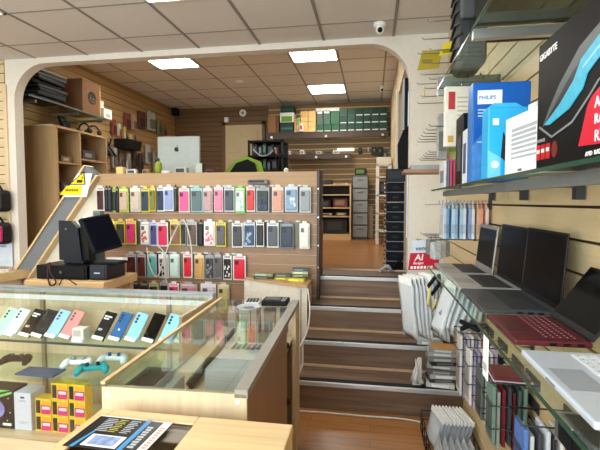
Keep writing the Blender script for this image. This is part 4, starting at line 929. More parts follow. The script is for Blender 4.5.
# upper shelf with an aluminium rail beneath
t = glass_shelf(1.565, .45, 2.42, 'upper glass shelf with boxed electronics above the laptops', .315, .008, brackets=(.62, 1.0, 1.42, 1.9, 2.38))
MB().box((.37, .45, 1.530), (.385, 2.40, 1.5565)).build('support_rail', mat((118, 120, 122), .45, .3), t)
t = glass_shelf(2.07, 1.56, 2.31, 'small glass shelf high on the right wall under the black mesh bag', .32, .008, brackets=(1.6, 2.27))
MB().box((.32, 2.285, 2.035), (.615, 2.31, 2.0615)).build('end_rail', ALU, t); MB().box((.32, 2.285, 2.0705), (.615, 2.31, 2.125)).build('raised_rail', mat((136, 138, 136), .4, .3), t)
t = glass_shelf(2.07, .3, 1.535, 'glass shelf above the graphics card box carrying dark boxes', .32, .008, brackets=(.4, .9))
MB().box((.32, 1.51, 2.03), (.615, 1.535, 2.0615)).build('end_rail', ALU, t)
# goods on the high shelves
t = thing('mesh_bag', 'black quilted bag at the front of the small high shelf', 'bag', (.412, 1.99, 2.0705))
b = MB(); b.rbox((-.055, -.07, 0), (.055, .16, .5), .03, 0, 3); b.build('body', mat((38, 42, 44), .55, var=.4, scale=45), t)
b = MB()
for k in range(9): b.tube([(-.057, -.07+.03*(k % 2), .03+.05*k), (-.062, .04, .05+.05*k), (-.057, .15, .03+.05*k)], .006, 5)
b.build('quilting', mat((60, 66, 68), .5), t); MB().rbox((-.062, -.095, .18), (-.0, -.065, .45), .012).build('pocket', mat((70, 74, 76), .5), t)
for i, (y0, y1, c, h, nm) in enumerate([(.99, 1.53, (14, 20, 19), .3, 'dark green black'), (.40, .97, (10, 12, 13), .34, 'plain black')]):
    t = thing('monitor_carton', f'large {nm} carton lying on the shelf above the graphics card box', 'box', (.48, (y0+y1)/2, 2.0705)); w = (y1-y0)/2
    MB().rbox((-.15, -w, 0), (.13, w, h), .004).build('carton', mat(c, .5, var=.15, spec=.08), t); MB().box((-.152, -w*.7, .06), (-.15, w*.6, .1)).build('print', mat((96, 110, 106)), t); MB().box((-.08, -w-.001, .1), (.06, -w, .2)).build('side_print', mat((70, 80, 78)), t)
# boxes on the upper shelf
UZ = 1.5655
t = thing('graphics_card_box', 'big black graphics card box with blue blade artwork and red panel', 'box', (.345, 1.0, UZ))
L, Hh, Dp = .46, .262, .1
MB().rbox((0, -L, 0), (Dp, 0, Hh), .002).build('carton', mat((11, 11, 13), .45, var=.04, spec=.08), t)
def art(name, polys, m, layer):
    b = MB()
    for p in polys: b.prism([(-u, v) for u, v in p], -.0004*layer-.0004, 0, 'X')
    return b.build(name, m, t)
art('blade_art', [[(.03, .088), (.06, .118), (.108, .156), (.184, .198), (.245, .211), (.33, .22), (.33, .19), (.246, .19), (.185, .172), (.15, .146), (.092, .112)]], mat((84, 92, 96), .3, var=.1), 1)
art('blade_dark', [[(.045, .093), (.1, .128), (.16, .162), (.24, .186), (.24, .172), (.19, .158), (.13, .126), (.07, .098)]], mat((24, 28, 32), .3), 2)
art('blade_blue', [[(.04, .0905), (.111, .1165), (.166, .1455), (.192, .1735), (.247, .192), (.33, .205), (.33, .165), (.249, .157), (.215, .1445), (.2, .123), (.153, .1005), (.066, .0865)]], mat((66, 178, 212), .3, var=.12, scale=60), 3)
art('blade_highlight', [[(.2, .160), (.247, .176), (.3, .188), (.3, .182), (.247, .171), (.2, .156)]], mat((150, 206, 222), .3), 4)
art('blade_outline', [[(.014, .0925), (.078, .0635), (.163, .0765), (.224, .1085), (.251, .1255), (.33, .14), (.33, .136), (.252, .122), (.226, .105), (.165, .0725), (.078, .0595), (.012, .0885)]], mat((130, 138, 142), .3), 2)
art('red_panel', [[(.194, .0285), (.221, .0905), (.235, .103), (.256, .1105), (.46, .15), (.46, .018), (.258, .0245)]], mat((206, 30, 56), .35, var=.02), 4)
art('badge', [[(.0+.025*k, .0225-.0005*k), (.02+.025*k, .0218-.0005*k), (.02+.025*k, .053-.001*k), (.0+.025*k, .054-.001*k)] for k in range(3)], mat((190, 28, 40), .3, var=.3, scale=120), 1)
art('round_badge', [[(.092+.013*math.cos(a*PI/8), .036+.016*math.sin(a*PI/8)) for a in range(16)]], mat((120, 40, 34), .3), 1)
art('small_print', [[(.002, .059), (.043, .058), (.043, .0645), (.002, .0655)]], mat((130, 130, 130)), 1)
art('badge_print', [[(.003+.025*k, .036), (.017+.025*k, .0355), (.017+.025*k, .043), (.003+.025*k, .0435)] for k in range(3)], PAPER, 2)
b = MB(); b.text('GIGABYTE', .0185, facing('-X', (-.0012, -.006, .226)), 0, .0004); b.build('lettering', PAPER, t)
b = MB(); b.text('AMD', .024, facing('-X', (-.0026, -.2465, .082)), 0, .0004); b.text('RADEON', .022, facing('-X', (-.0026, -.2465, .057)), 0, .0004); b.text('RX', .026, facing('-X', (-.0026, -.2485, .029)), 0, .0004, bold=False); b.build('panel_lettering', PAPER, t)
b = MB(); b.text('AMD  RADEON', .0105, facing('-X', (-.0012, -.218, .009)), 0, .0004); b.build('foot_lettering', PAPER, t)
MB().box((0, .0002, .0), (Dp, .0012, Hh)).build('end_face', mat((44, 44, 44), .4), t)
t = thing('charger_box', 'white box with grey text lines beside the graphics card box', 'box', (.352, 1.252, UZ), .12)
MB().rbox((0, -.21, 0), (.055, 0, .155), .003).build('carton', mat((236, 240, 244), .3, var=.02), t)
b = MB()
for q in range(7): b.box((-.0008, -.17+.004*(q % 2), .045+.0115*q), (0, -.04, .050+.012*q))
b.build('text_lines', mat((170, 176, 184)), t); MB().box((-.0008, -.1, .012), (0, -.08, .018)).build('logo', mat((90, 96, 104)), t)
MB().box((.003, -.16, .155), (.05, -.12, .168)).build('hang_tab', mat((226, 230, 234)), t)
t = thing('router_box', 'light blue box showing a small black device, beside the white box', 'box', (.32, 1.30, UZ), .05)
MB().rbox((0, 0, 0), (.105, .06, .20), .003).build('carton', mat((44, 166, 226), .35, var=.04), t); MB().prism([(.002, 0), (.035, 0), (.035, .06), (.0, .08)], -.0008, 0, 'Y').build('pale_panel', mat((110, 196, 236)), t)
MB().prism([(.035, .06), (.062, .035), (.066, .08), (.04, .13)], -.002, -.0006, 'Y').build('pictured_device', mat((36, 40, 46)), t)
b = MB(); b.box((.012, -.0016, .15), (.028, -.0008, .168)); b.build('logo_patch', PAPER, t)
MB().disc((.02, -.0016, .04), .01, .0008, 'Y', 16).build('round_logo', PAPER, t)
MB().prism([(0, .20), (.105, .20), (.08, .215), (.02, .215)], .02, .03, 'Y').build('hang_tab', mat((60, 176, 230)), t)
t = thing('lamp_box', 'tall deep blue box with a white brand patch on the upper shelf', 'box', (.325, 1.52, UZ))
MB().rbox((0, 0, 0), (.178, .07, .325), .003).build('carton', mat((14, 88, 176), .35, var=.05), t); MB().prism([(.0, .0), (.05, 0), (.05, .14), (.03, .16), (0, .12)], -.0008, 0, 'Y').build('pale_picture', mat((70, 130, 200), .3, var=.2), t)
pt = MB().rbox((.014, -.0016, .255), (.090, 0, .300), .0007).build('brand_patch', mat((226, 236, 246)), t)
b = MB(); b.text('PHILIPS', .0165, facing('-Y', (.018, -.0018, .271)), 0, .0003); b.build('lettering', mat((40, 90, 170)), pt)
b = MB()
for q, (z, w) in enumerate(((.235, .07), (.225, .055), (.215, .04), (.13, .03))): b.box((.016, -.001, z), (.016+w, 0, z+.004))
b.build('lettering', mat((170, 206, 236)), t)
MB().box((-.001, .0, .0), (.0, .07, .325)).build('side_print', mat((60, 120, 190), .35, var=.2, scale=80), t)
t = thing('phone_box', 'narrow black box standing between the blue box and coloured sleeves', 'box', (.345, 1.78, UZ)); MB().rbox((0, 0, 0), (.05, .14, .28), .003).build('carton', BLACK, t); MB().box((-.0008, .03, .06), (0, .11, .2)).build('print', mat((70, 74, 80)), t)
t = thing('phone_box', 'white edged pale box against the blue box on the upper shelf', 'box', (.335, 1.65, UZ)); MB().rbox((0, 0, 0), (.06, .08, .2), .003).build('carton', mat((214, 218, 224)), t); MB().box((-.0008, .015, .04), (0, .06, .15)).build('print', mat((70, 84, 110)), t)
t = thing('hanging_tablet_case', 'beige packaged tablet case hanging below the high shelf', 'tablet case', (.40, 2.12, 1.755), .1)
MB().rbox((-.075, -.014, 0), (.10, .014, .275), .004).build('carton', mat((222, 216, 204), .4), t)
b = MB()
for q in range(9): b.box((-.02, -.0152, .06+.02*q), (.085, -.014, .066+.02*q))
b.build('text_lines', mat((180, 172, 160)), t); MB().box((-.06, -.0152, .17), (-.03, -.014, .25)).build('red_patch', mat((176, 60, 60)), t); MB().box((-.06, -.0152, .02), (-.035, -.014, .05)).build('gold_patch', mat((190, 160, 70)), t); MB().tube([(.0, 0, .275), (.0, 0, .29), (.2, 0, .29)], .003).build('peg', CHROME, t)
SL = [((206, 206, 210), 'white'), ((120, 120, 126), 'grey'), ((200, 90, 130), 'pink'), ((176, 60, 80), 'crimson'), ((150, 150, 160), 'silver'), ((110, 60, 120), 'purple'), ((206, 190, 196), 'blush')]
for i, (c, nm) in enumerate(SL):
    t = thing('phone_sleeve', f'{nm} packaged sleeve standing in the row at the far end of the upper shelf', 'phone sleeve', (.345+.0145*i, 2.2+.01*(i % 3), UZ), .06)
    MB().rbox((0, 0, 0), (.011, .12, .135+.008*(i % 3)), .003).build('pack', mat(c, .4, var=.15), t); MB().box((-.0006, .02, .03), (.0, .1, .09)).build('print', mat(tuple(v*.6 for v in c)), t)
for i, (c, nm, x) in enumerate([((150, 152, 150), 'grey', .39), ((170, 176, 110), 'lime grey', .455)]):
    t = thing('hanging_cable_pack', f'{nm} cable pack hanging behind the black box at the far shelf end', 'cable pack', (x, 2.59+.045*i, 1.74)); MB().rbox((-.03, -.012, 0), (.03, .012, .26), .008).build('pack', mat(c, .4, var=.25), t); MB().box((-.02, -.0135, .05), (.02, -.012, .16)).build('print', mat(tuple(v*.7 for v in c)), t); MB().tube([(0, 0, .26), (0, 0, .272), (.16, 0, .272)], .003).build('peg', CHROME, t)
# brown narrow ledge on the pillar
t = thing('narrow_shelf', 'narrow brown shelf with a grey strip projecting beside the pillar', 'shelf', (0, 0, 0)); box1('board', (.215, 3.05, 1.700), (.62, 3.3, 1.722), wood((150, 110, 84), .5, 'X'), t); box1('grey_strip', (.26, 3.06, 1.7225), (.6, 3.28, 1.752), mat((150, 152, 154), .4, .3), t)
# hooks
def hook(y, z, x0, lab, grp, rise=.012, tagc=None):
    t = thing('hanging_hook', lab, 'hook', (XW, y, z), 0, grp)
    MB().box((-.008, -.012, -.03), (0, .012, .02)).build('plate', DGREY, t)
    MB().tube([(-.006, 0, 0), (x0-XW+.012, 0, 0), (x0-XW, 0, rise)], .0034, 6).build('prong', STEEL, t)
    if tagc: MB().rbox((x0-XW-.002, -.035, -.055), (x0-XW+.002, .035, .005), .001).build('price_flag', mat(tagc, .4), t)
    return t
t = thing('hanging_comb_bar', 'toothed steel bar carrying the blue and orange screen protector packs', 'display bar', (0, 2.47, 1.487))
MB().tube([(XW, 0, 0), (.285, 0, 0)], .004, 6).build('bar', STEEL, t); MB().box((XW-.006, -.03, -.03), (XW, .03, .03)).build('plate', DGREY, t)
b = MB()
for k in range(14): b.box((.36+.0185*k, -.004, .003), (.366+.0185*k, .004, .022))
b.build('toothed_edge', STEEL, t)
for i in range(4): hook(2.52+.14*i, 1.29, .315, 'steel hook in the row just above the far laptops', 'hooks above the far laptops')
for i in range(6): hook(2.55+.13*i, 1.925, .31, 'bare steel hook low in the group beside the pillar', 'bare hooks by the pillar')
for i in range(5): hook(2.72+.13*i, 1.80, .33, 'bare steel hook above the brown ledge by the pillar', 'bare hooks over the ledge')
for i in range(4): hook(2.75+.22*i, 2.24, .33, 'steel hook with a mustard yellow flag, lower flagged group by the pillar', 'lower flagged hooks', .01, (190, 170, 60) if i == 1 else None)
for i in range(4): hook(2.72+.25*i, 2.40, .33, 'bare steel hook below the yellow flags by the pillar', 'hooks below the yellow flags')
for i in range(3): hook(2.85+.3*i, 2.62, .33, 'steel hook high on the right wall beside the pillar', 'high hooks by the pillar')
for i, (y, z, x, w, h) in enumerate([(3.55, 2.56, .42, .17, .17), (3.09, 2.50, .49, .12, .1)]):
    t = thing('hanging_price_card', ['large yellow price card on hooks beside the pillar', 'small bright yellow card tilted above the large yellow one'][i], 'price card', (x, y, z-.02), .15)
    MB().prism([(-w/2, -h*.1), (w/2, 0), (w/2+.02, h*.8), (-w/2+.04, h*.8)] if i == 0 else [(-w/2, 0), (w/2, .02), (w*.4, h), (-w*.2, h*.8)], -.003, 0, 'Y').build('card', mat((180, 164, 60) if i == 0 else (226, 214, 40), .4), t)
    MB().box((-w*.3, -.0045, h*.2), (w*.2, -.003, h*.4)).build('print', mat((150, 136, 50)), t)
# sleeves on the hooks
SC_ = [((190, 196, 204), 'silver white'), ((96, 140, 186), 'mid blue'), ((180, 206, 226), 'ice blue'), ((150, 170, 200), 'grey blue'), ((170, 196, 214), 'pale blue'), ((206, 214, 226), 'frosty white'), ((150, 160, 196), 'violet blue'), ((214, 220, 228), 'clear white'), ((222, 176, 140), 'orange'), ((226, 150, 120), 'coral'), ((232, 206, 196), 'peach white')]
for i, (c, nm) in enumerate(SC_):
    x = .385+.0215*i
    t = thing('hanging_screen_protector', f'{nm} screen protector pack, {ORD[i]} out from the aisle on the toothed bar', 'screen protector', (x, 2.48, 1.30-.008*((i*3) % 3)), .06*(-1)**i, 'screen protector packs on the toothed bar')
    MB().rbox((-.008, -.055, .0), (.008, .055, .165), .003).box((-.002, -.03, .165), (.002, .03, .2)).build('card', mat(c, .35, var=.08), t)
    b = MB(); b.box((-.0068, -.0562, .03), (.0068, -.055, .08)); b.build('print', mat(tuple(v*.85 for v in c), .4), t)
    MB().box((-.0088, -.04, .02), (-.008, .04, .13)).build('window_film', mat(tuple(min(255, v*.9+20) for v in c), .2), t)

# far wire baskets just above the far laptop
for i in range(6):
    c = [(176, 180, 178), (206, 206, 200), (150, 156, 150), (120, 126, 120), (196, 200, 190), (170, 172, 166)][i]
    t = thing('hanging_adapter_pack', f'{["grey","white","dull green grey","dark grey","greenish white","ash"][i]} adapter pack hanging behind the far laptops', 'adapter pack', (.37+.035*(i % 3), 2.62+.07*i, 1.165), .3, 'adapter packs beyond the laptops')
    MB().rbox((-.025, -.03, 0), (.025, .03, .10), .008).build('pack', mat(c, .35, var=.3, scale=50), t); MB().tube([(0, 0, .1), (0, 0, .125)], .003).build('tab', CHROME, t)
# red and white notice
t = thing('hanging_notice', 'red and white notice card with big AI lettering beside the far shelf end', 'sign', (.245, 3.02, 1.035), .08)
S = frame_from((0, 0, 0), (1, 0, .04), (.13, 0, 1))
b = MB(); b.M = S; b.box((0, 0, 0), (.2, .004, .205)); b.build('card', mat((206, 214, 230), .35), t)
b = MB(); b.M = S; b.box((0, -.0008, 0), (.2, 0, .118)); b.build('red_field', mat((186, 26, 56), .4, var=.05), t)
b = MB(); b.M = S; b.text('AI', .062, facing('-Y', (.035, -.0012, .066))); b.text('Budget', .024, facing('-Y', (.03, -.0012, .04)));
for q in range(7): b.box((.015+.022*q, -.0014, .008), (.03+.022*q, -.0008, .026))
b.build('white_lettering', PAPER, t)
b = MB(); b.M = S; b.text('vent  al', .044, facing('-Y', (.03, -.0012, .135))); b.build('black_lettering', mat((40, 44, 56)), t)
MB().box((.11, .004, .18), (.13, .3, .19)).build('arm', STEEL, t)
# ---------------------------------------------------------------- laptops
def laptop(lab, y, w, d, sl, lean, body, keyc, x0=.332, screenc=None, rz=0., keylight=None):
    """origin at the middle of the front edge; local x towards the viewer's end, local y to the wall"""
    t = thing('laptop', lab, 'laptop', (x0, y, SH+.0005), -PI/2+rz, 'open laptops on the lower glass shelf')
    B = mat(body, .35, .25, .04)
    MB().rbox((-w/2, 0, .003), (w/2, d, .017), .004).build('base', B, t)
    b = MB(); b.box((-w*.44, d*.40, .0172), (w*.44, d*.88, .0178)); kb = b.build('keyboard', mat(keyc, .5), t)
    b = MB(); n = 13; r = 5
    for i in range(r):
        for j in range(n):
            xa = -w*.43+(w*.86/n)*j; ya = d*.41+(d*.46/r)*i
            b.box((xa+.0012, ya+.0012, .0178), (xa+w*.86/n-.0012, ya+d*.46/r-.0015, .0194))
    b.build('keycaps', mat(keylight or tuple(v*1.15+4 for v in keyc), .45), kb)
    if keylight:
        b = MB()
        for i in range(r):
            for j in range(n): b.box((-w*.43+(w*.86/n)*(j+.35), d*.41+(d*.46/r)*(i+.42), .0194), (-w*.43+(w*.86/n)*(j+.53), d*.41+(d*.46/r)*(i+.6), .0197))
        b.build('key_legend', mat((226, 206, 210) if body[0] < 150 else (150, 156, 166)), kb)
    MB().rbox((-w*.16, d*.06, .0168), (w*.16, d*.34, .0178), .0004).build('trackpad', mat(tuple(min(255, v*.8) for v in body) if keylight is None else tuple(v*.75 for v in body), .3), t)
    M = Matrix.Translation((0, d, .016)) @ Matrix.Rotation(-math.radians(lean), 4, 'X')
    b = MB(); b.M = M; b.rbox((-w/2, -.006, 0), (w/2, .0, sl), .0028); lid = b.build('lid', mat((16, 16, 18), .35, spec=.15) if screenc is None else mat(screenc, .35, .3), t)
    b = MB(); b.M = M; e = .016 if screenc else .009; b.box((-w/2+e, -.0066, .014+e*.5), (w/2-e, -.006, sl-e)); b.build('screen', SCREEN, lid)
    MB().tube([(-w*.4, d, .014), (w*.4, d, .014)], .005, 8).build('hinge', BLACKM, t)
    MB().box((-.02, -.001, .008), (.02, .0028, .012)).build('thumb_notch', mat(tuple(v*.6 for v in body)), t)
    b = MB()
    for q in range(3): b.box((w/2-.0006, d*.45+.03*q, .006), (w/2+.0004, d*.45+.03*q+.016, .013))
    b.build('port', BLACK, t)
    return t
laptop('silver laptop with silver screen rim, farthest along the glass shelf', 2.24, .325, .215, .215, 6, (168, 166, 162), (40, 40, 42), screenc=(150, 148, 146))
laptop('silver laptop with black screen rim, between the silver rimmed and black laptops', 1.89, .325, .225, .232, 5, (176, 174, 170), (34, 34, 36), .335)
laptop('dark grey laptop with black screen, in the middle of the laptop row', 1.55, .33, .225, .236, 4, (72, 76, 82), (40, 42, 46), .335)
laptop('small burgundy laptop with tilted back black screen', 1.21, .245, .172, .178, 36, (98, 38, 46), (70, 20, 30), .338, keylight=(98, 34, 44))
laptop('pale blue white laptop nearest along the glass shelf', .855, .325, .225, .22, 25, (206, 216, 232), (190, 200, 216), .33, keylight=(226, 232, 240))
t = thing('hanging_price_label', 'white paper price label hanging from the glass shelf edge', 'label', (.305, 1.20, 1.03)); MB().box((-.003, -.02, 0), (-.001, .028, .117)).build('paper', PAPER, t); MB().box((-.0038, -.012, .02), (-.003, .02, .04)).build('print', mat((170, 174, 180)), t)
# ---------------------------------------------------------------- under the glass shelf
for i in range(7): hook(1.02+.13*i, .93, .575, 'short dark hook on the slats right below the glass shelf', 'short hooks below the shelf', .006)
t = thing('hanging_adapter', 'black square adapter fixed on the slats below the pale laptop', 'adapter', (.595, 1.305, .80)); MB().rbox((-.05, -.05, 0), (.02, .05, .08), .006).build('body', BLACK, t); MB().box((-.055, .046, .0), (.0, .054, .082)).box((-.056, -.052, .078), (-.05, .052, .084)).build('silver_rim', ALU, t)
def case_stack(y, ztop, n, cols, lab, x0=.36, step=.026, w=.1, h=.3, wires=True, names=None):
    for k in range(n):
        c = cols[k % len(cols)]; x = x0+step*k
        t = thing('hanging_case', f'{names[k % len(names)]} case pack, {ORD[k]} from the aisle, in the {lab}', 'phone case', (x, y+.006*((k*5) % 3), ztop-h-.012*((k*2) % 3)), 0, f'packs in the {lab}')
        MB().rbox((-.0065, -w/2, 0), (.0065, w/2, h), .004).build('card', mat(c, .4, var=.1), t)
        MB().rbox((-.0095, -w*.4, h*.1), (-.006, w*.4, h*.7), .003).build('case', mat(tuple(v*.7 for v in c), .35), t)
    if wires:
        for q in range(3):
            t = thing('hanging_wire_prong', f'dark wire prong holding the {lab}, {["lowest","middle","highest"][q]}', 'wire prong', (0, 0, 0))
            z = ztop+.02-.11*q; z = ztop+.02-.09*(2-q)
            MB().tube([(XW, y-w/2-.012, z), (x0-.02, y-w/2-.012, z), (x0-.02, y+w/2+.012, z), (XW, y+w/2+.012, z)], .0026, 6).build('prong', mat((70, 70, 72), .35, .8), t)
            MB().box((XW-.006, y-w/2-.02, z-.02), (XW, y+w/2+.02, z+.02)).build('plate', DGREY, t)
case_stack(2.42, .79, 7, [(206, 204, 200), (150, 146, 160), (196, 190, 206), (226, 224, 220), (170, 160, 190)], 'far lilac and white stack', .475, .019, h=.32, names=['white', 'grey lilac', 'pale lilac', 'chalk white', 'violet'])
case_stack(2.19, .79, 7, [(216, 214, 210), (176, 166, 196), (150, 140, 176), (206, 200, 206), (120, 116, 124)], 'second lilac stack', .475, .019, h=.27, names=['off white', 'lavender', 'purple grey', 'pearl', 'dim grey'])
case_stack(1.97, .78, 7, [(90, 100, 96), (206, 206, 204), (44, 54, 70), (214, 214, 214), (120, 126, 150)], 'grey and green stack', .475, .019, h=.22, names=['sea grey', 'pale grey', 'ink blue', 'bone white', 'dusk blue'])
case_stack(1.79, .785, 7, [(110, 136, 124), (150, 160, 150), (110, 30, 46), (60, 66, 70), (90, 26, 40), (70, 90, 84)], 'green and maroon stack', .475, .019, h=.23, names=['sage green', 'pale sage', 'maroon', 'charcoal', 'wine', 'moss'])
case_stack(1.44, .80, 6, [(84, 120, 186), (206, 206, 206), (60, 64, 70), (190, 196, 206), (44, 46, 52), (206, 206, 200)], 'blue and black stack', .475, .021, h=.22, names=['bright blue', 'light', 'dark', 'silver', 'black', 'pale'])
t = thing('folio_case', 'maroon leather folio lying across the top of the hanging cases', 'folio case', (.535, 1.79, .814), -.05); MB().rbox((-.065, -.06, 0), (.075, .085, .014), .006).build('cover', mat((100, 34, 46), .35), t); MB().rbox((-.067, -.062, -.0035), (.077, .087, -.0005), .001).build('pale_rim', mat((206, 200, 200)), t)
t = thing('cable_tie_bundle', 'black cable bundle lying on top of the far lilac cases', 'cable', (.535, 2.42, .8155)); 
MB().tube([(-.06, -.05, .015), (0, .03, .015), (.06, -.03, .03), (.02, -.07, .016), (-.05, .04, .03)], .013, 6).build('loops', BLACKM, t); MB().box((-.01, -.02, .03), (.01, .0, .05)).build('tie', DGREY, t)
def crumpled(w, h, th, seed):
    # a soft pouch: two wrinkled sheets joined at the rim, hanging in the YZ plane
    r = random.Random(seed); ny, nz = 7, 9; b = MB(); vs = []
    for s_ in (-1, 1):
        for i in range(nz):
            for j in range(ny):
                rim = i in (0, nz-1) or j in (0, ny-1)
                u, v = j/(ny-1)-.5, i/(nz-1)
                vs.append(((0 if rim else s_*th*(.5+.5*r.random())*(1.15-v))+.003*math.sin(v*7)*(1-v), u*w*(1+.05*math.sin(v*9+seed)), v*h))
    fs = []
    for k in range(2):
        o_ = k*ny*nz
        for i in range(nz-1):
            for j in range(ny-1): fs.append((o_+i*ny+j, o_+i*ny+j+1, o_+(i+1)*ny+j+1, o_+(i+1)*ny+j))
    b._add(vs, fs, 0, True); bmesh.ops.remove_doubles(b.bm, verts=b.bm.verts[:], dist=1e-5)
    return b
def tilted(b, a):
    bmesh.ops.rotate(b.bm, verts=b.bm.verts[:], cent=(0, 0, 0), matrix=Matrix.Rotation(a, 3, 'Y')); return b
# clear pouches hanging beside the stairs
FILM = plastic_film((244, 247, 247), .8); FILM2 = plastic_film((232, 238, 243), .78)
for g, (n, x0, dx, y0, dy, z, h, w, nm) in enumerate([(10, .255, .0245, 2.88, .0, .61, .40, .16, 'group over the stairs'), (7, .365, .031, 2.56, .0, .75, .30, .14, 'group under the shelf end')]):
    for k in range(n):
        c = [(206, 210, 210), (120, 132, 150), (226, 226, 206), (70, 80, 96), (176, 184, 176)][(k*3+g) % 5]
        t = thing('hanging_pouch', f'clear cable pouch, {ORD[k]} out from the aisle in the {nm}', 'pouch', (x0+dx*k, y0, z+.012*((k*3) % 4)), .55 if g == 0 else .4, f'clear pouches, {nm}')
        s_ = -.12 if g == 0 else .34; hh = h-.015*((k*5) % 3)
        tilted(crumpled(w, hh, .0085, k+20*g), s_).build('film', FILM if k % 2 else FILM2, t)
        tilted(crumpled(w*.84, hh*.74, .006, k+7), s_).build('insert', mat(c, .4, var=.3, scale=60), t)
        b = MB(); b.box((-.003, -w*.42, hh*.9), (.003, w*.42, hh+.012)); tilted(b, s_).build('header', mat((236, 238, 236), .4), t)
t = thing('hanging_cable_set', 'black and yellow cable set hanging among the clear pouches', 'cable', (.375, 2.72, .93), .2)
MB().tube([(0, -.03, .12), (-.03, 0, .06), (.0, .03, .0), (.04, .01, .07), (.02, -.03, .13)], .012, 6).build('black_cable', BLACKM, t); MB().tube([(-.02, 0, .06), (-.03, .01, -.05), (0, .02, -.1), (.02, 0, -.02)], .01, 6).build('yellow_cable', mat((206, 196, 130)), t)
# stacks of flat packs on the stair edge
def flat_stack(xc, yc, z, items, where, dims):
    zz = z+.0045
    for k, (c, nm, th) in enumerate(items):
        t = thing('flat_pack', f'{nm} flat pack, {ORD[k]} from the bottom of the pile on the {where}', 'flat pack', (xc+.008*((k*7) % 3-1), yc+.01*((k*5) % 3-1), zz), .08*((k*3) % 4-1.5), f'flat packs piled on the {where}')
        w, d = dims; top = nm == 'orange topped'; body = (150, 146, 140) if top else c
        MB().rbox((-w/2, -d/2, 0), (w/2, d/2, th-.001), .003)  .build('pack', mat(body, .35, var=.12), t); MB().box((-w*.3, -d/2-.0008, th*.2), (w*.3, -d/2, th*.7)).build('print', mat(tuple(min(255, v+60) for v in body)), t); MB().box((-w*.4, -d*.4, th-.001), (w*.4, d*.4, th-.0004)).build('top_sheet', mat(tuple(min(255, v*1.1) for v in c), .3), t)
        zz += th
flat_stack(.46, 3.45, .4, [((180, 186, 190), 'silver grey', .035), ((206, 210, 210), 'white', .03), ((70, 78, 84), 'dark slate', .03), ((160, 168, 170), 'grey', .03), ((50, 56, 60), 'blackish', .028), ((196, 200, 200), 'pale grey', .03)], 'second step', (.19, .13))
small('red_pack', 'small red pack beside the grey pile on the second step', 'pack', (.565, 3.58, .4045), (.08, .08, .14), mat((176, 40, 40)), mat((220, 150, 140)))
flat_stack(.495, 3.15, .2, [((206, 210, 206), 'whitish', .03), ((60, 60, 62), 'dark', .03), ((180, 184, 184), 'light grey', .035), ((90, 92, 92), 'smoke grey', .03), ((150, 154, 150), 'stone', .03), ((40, 40, 42), 'black', .03), ((120, 126, 124), 'lead grey', .03), ((170, 174, 172), 'silver', .03), ((180, 128, 62), 'orange topped', .03)], 'first step', (.19, .14))
t = thing('crumpled_bag', 'crumpled clear bag beside the pile on the first step', 'bag', (.345, 3.13, .2045)); rr = random.Random(4)
b = MB()
for k in range(7): b.tube([(rr.uniform(-.05, .02), rr.uniform(-.05, .05), .015), (rr.uniform(-.06, .02), rr.uniform(-.05, .05), .06+.03*rr.random()), (rr.uniform(-.04, .04), rr.uniform(-.04, .04), .13+.06*rr.random())], [.02, .012, .005], 5)
b.build('film', plastic_film((226, 228, 228), .8), t); MB().box((-.05, -.03, 0), (.01, .02, .012)).build('label_patch', PAPER, t)
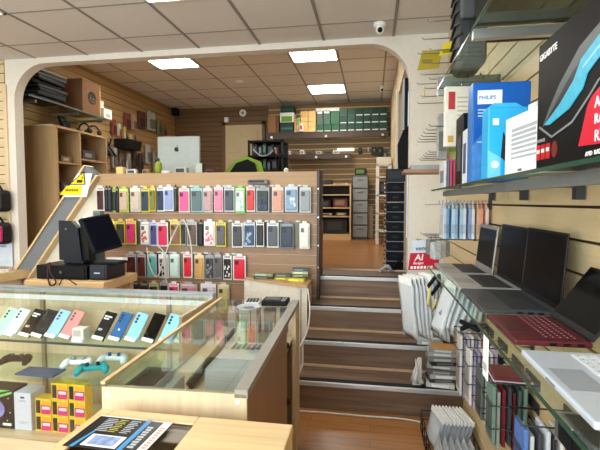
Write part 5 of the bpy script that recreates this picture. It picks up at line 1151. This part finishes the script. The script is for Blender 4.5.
# floor basket of pouches
t = thing('wire_basket', 'wire basket of clear pouches standing on the wooden floor by the wall', 'basket', (.47, 2.60, 0))
b = MB()
for z in (.008, .07, .13): b.tube([(-.14, -.3, z), (.13, -.3, z), (.13, .28, z), (-.14, .28, z), (-.14, -.3, z)], .0035, 6)
b.build('hoop', WIRE, t)
b = MB()
for k in range(7): b.tube([(-.14, -.3+.0967*k, .008), (-.14, -.3+.0967*k, .13)], .003, 5); b.tube([(.13, -.3+.0967*k, .008), (.13, -.3+.0967*k, .13)], .003, 5); b.tube([(-.14, -.3+.0967*k, .008), (.13, -.3+.0967*k, .008)], .003, 5)
b.build('upright_wire', WIRE, t)
for k in range(9):
    c = [(216, 226, 236), (120, 146, 190), (230, 234, 236), (76, 100, 150), (190, 204, 220)][k % 5]; nm = ['pale blue', 'steel blue', 'white', 'denim blue', 'silver'][k % 5]
    t = thing('pouch', f'{nm} pouch leaning in the floor basket, {ORD[k]} from the aisle', 'pouch', (.365+.0208*k, 2.69, .016), .22, 'pouches in the floor basket')
    tilted(crumpled(.2, .18+.012*(k % 3), .0085, k+50), .25).build('film', plastic_film((236, 242, 247), .42), t)
    tilted(crumpled(.15, .14, .004, k+60), .25).build('insert', mat(c, .4, var=.2), t)
    b = MB(); b.box((-.004, -.1, .17), (.004, .1, .2)); tilted(b, .25).build('header', mat((240, 242, 242), .4), t)
for k in range(6):
    t = thing('pouch', f'white pouch at the near end of the floor basket, {ORD[k]} from the aisle', 'pouch', (.355+.034*k, 2.46, .016), .0, 'pouches in the floor basket')
    tilted(crumpled(.17, .15, .013, k+80), .25).build('film', plastic_film((236, 242, 247), .42), t); tilted(crumpled(.12, .11, .006, k+90), .25).build('insert', mat((226, 230, 234), .4, var=.2), t)
cord('floor_cord', [(-.55, 2.985, .006), (-.3, 2.99, .006), (0, 2.985, .006), (.2, 2.99, .006), (.36, 2.96, .006)], .006, mat((226, 222, 212)), 'white cord lying along the foot of the stairs')

# ================================================================ light and camera
def area(name, loc, rot, sx, sy, e, c):
    l = bpy.data.lights.new(name, 'AREA'); l.shape = 'RECTANGLE'; l.size = sx; l.size_y = sy; l.energy = e; l.color = c
    o = bpy.data.objects.new(name, l); COL.objects.link(o); o.location = loc; o.rotation_euler = rot
    return o
area('daylight', (-2.1, -1.85, 1.7), (PI/2, 0, 0), 4.8, 2.2, 300, (.90, .96, 1.0))
W = bpy.data.worlds.new('World'); SC.world = W; W.use_nodes = True
bg = W.node_tree.nodes['Background']; bg.inputs['Color'].default_value = (.82, .9, 1, 1); bg.inputs['Strength'].default_value = 1.0
cam = bpy.data.cameras.new('camera'); co = bpy.data.objects.new('camera', cam); COL.objects.link(co)
cam.sensor_width = 36; cam.lens = 433/600*36; cam.clip_start = .05
yaw, pit = math.radians(9.45), math.radians(-3.04)
co.location = (0, 0, 1.5); co.rotation_euler = (PI/2+pit, 0, yaw)
SC.camera = co
SC.view_settings.view_transform = 'Standard'; SC.view_settings.look = 'None'; SC.view_settings.gamma = 1; SC.view_settings.use_curve_mapping = False
SC.view_settings.exposure = -0.12
SC.cycles.max_bounces = 8; SC.cycles.transparent_max_bounces = 24; SC.cycles.use_denoising = True
SC.cycles.sample_clamp_indirect = 4; SC.cycles.caustics_reflective = False; SC.cycles.caustics_refractive = False
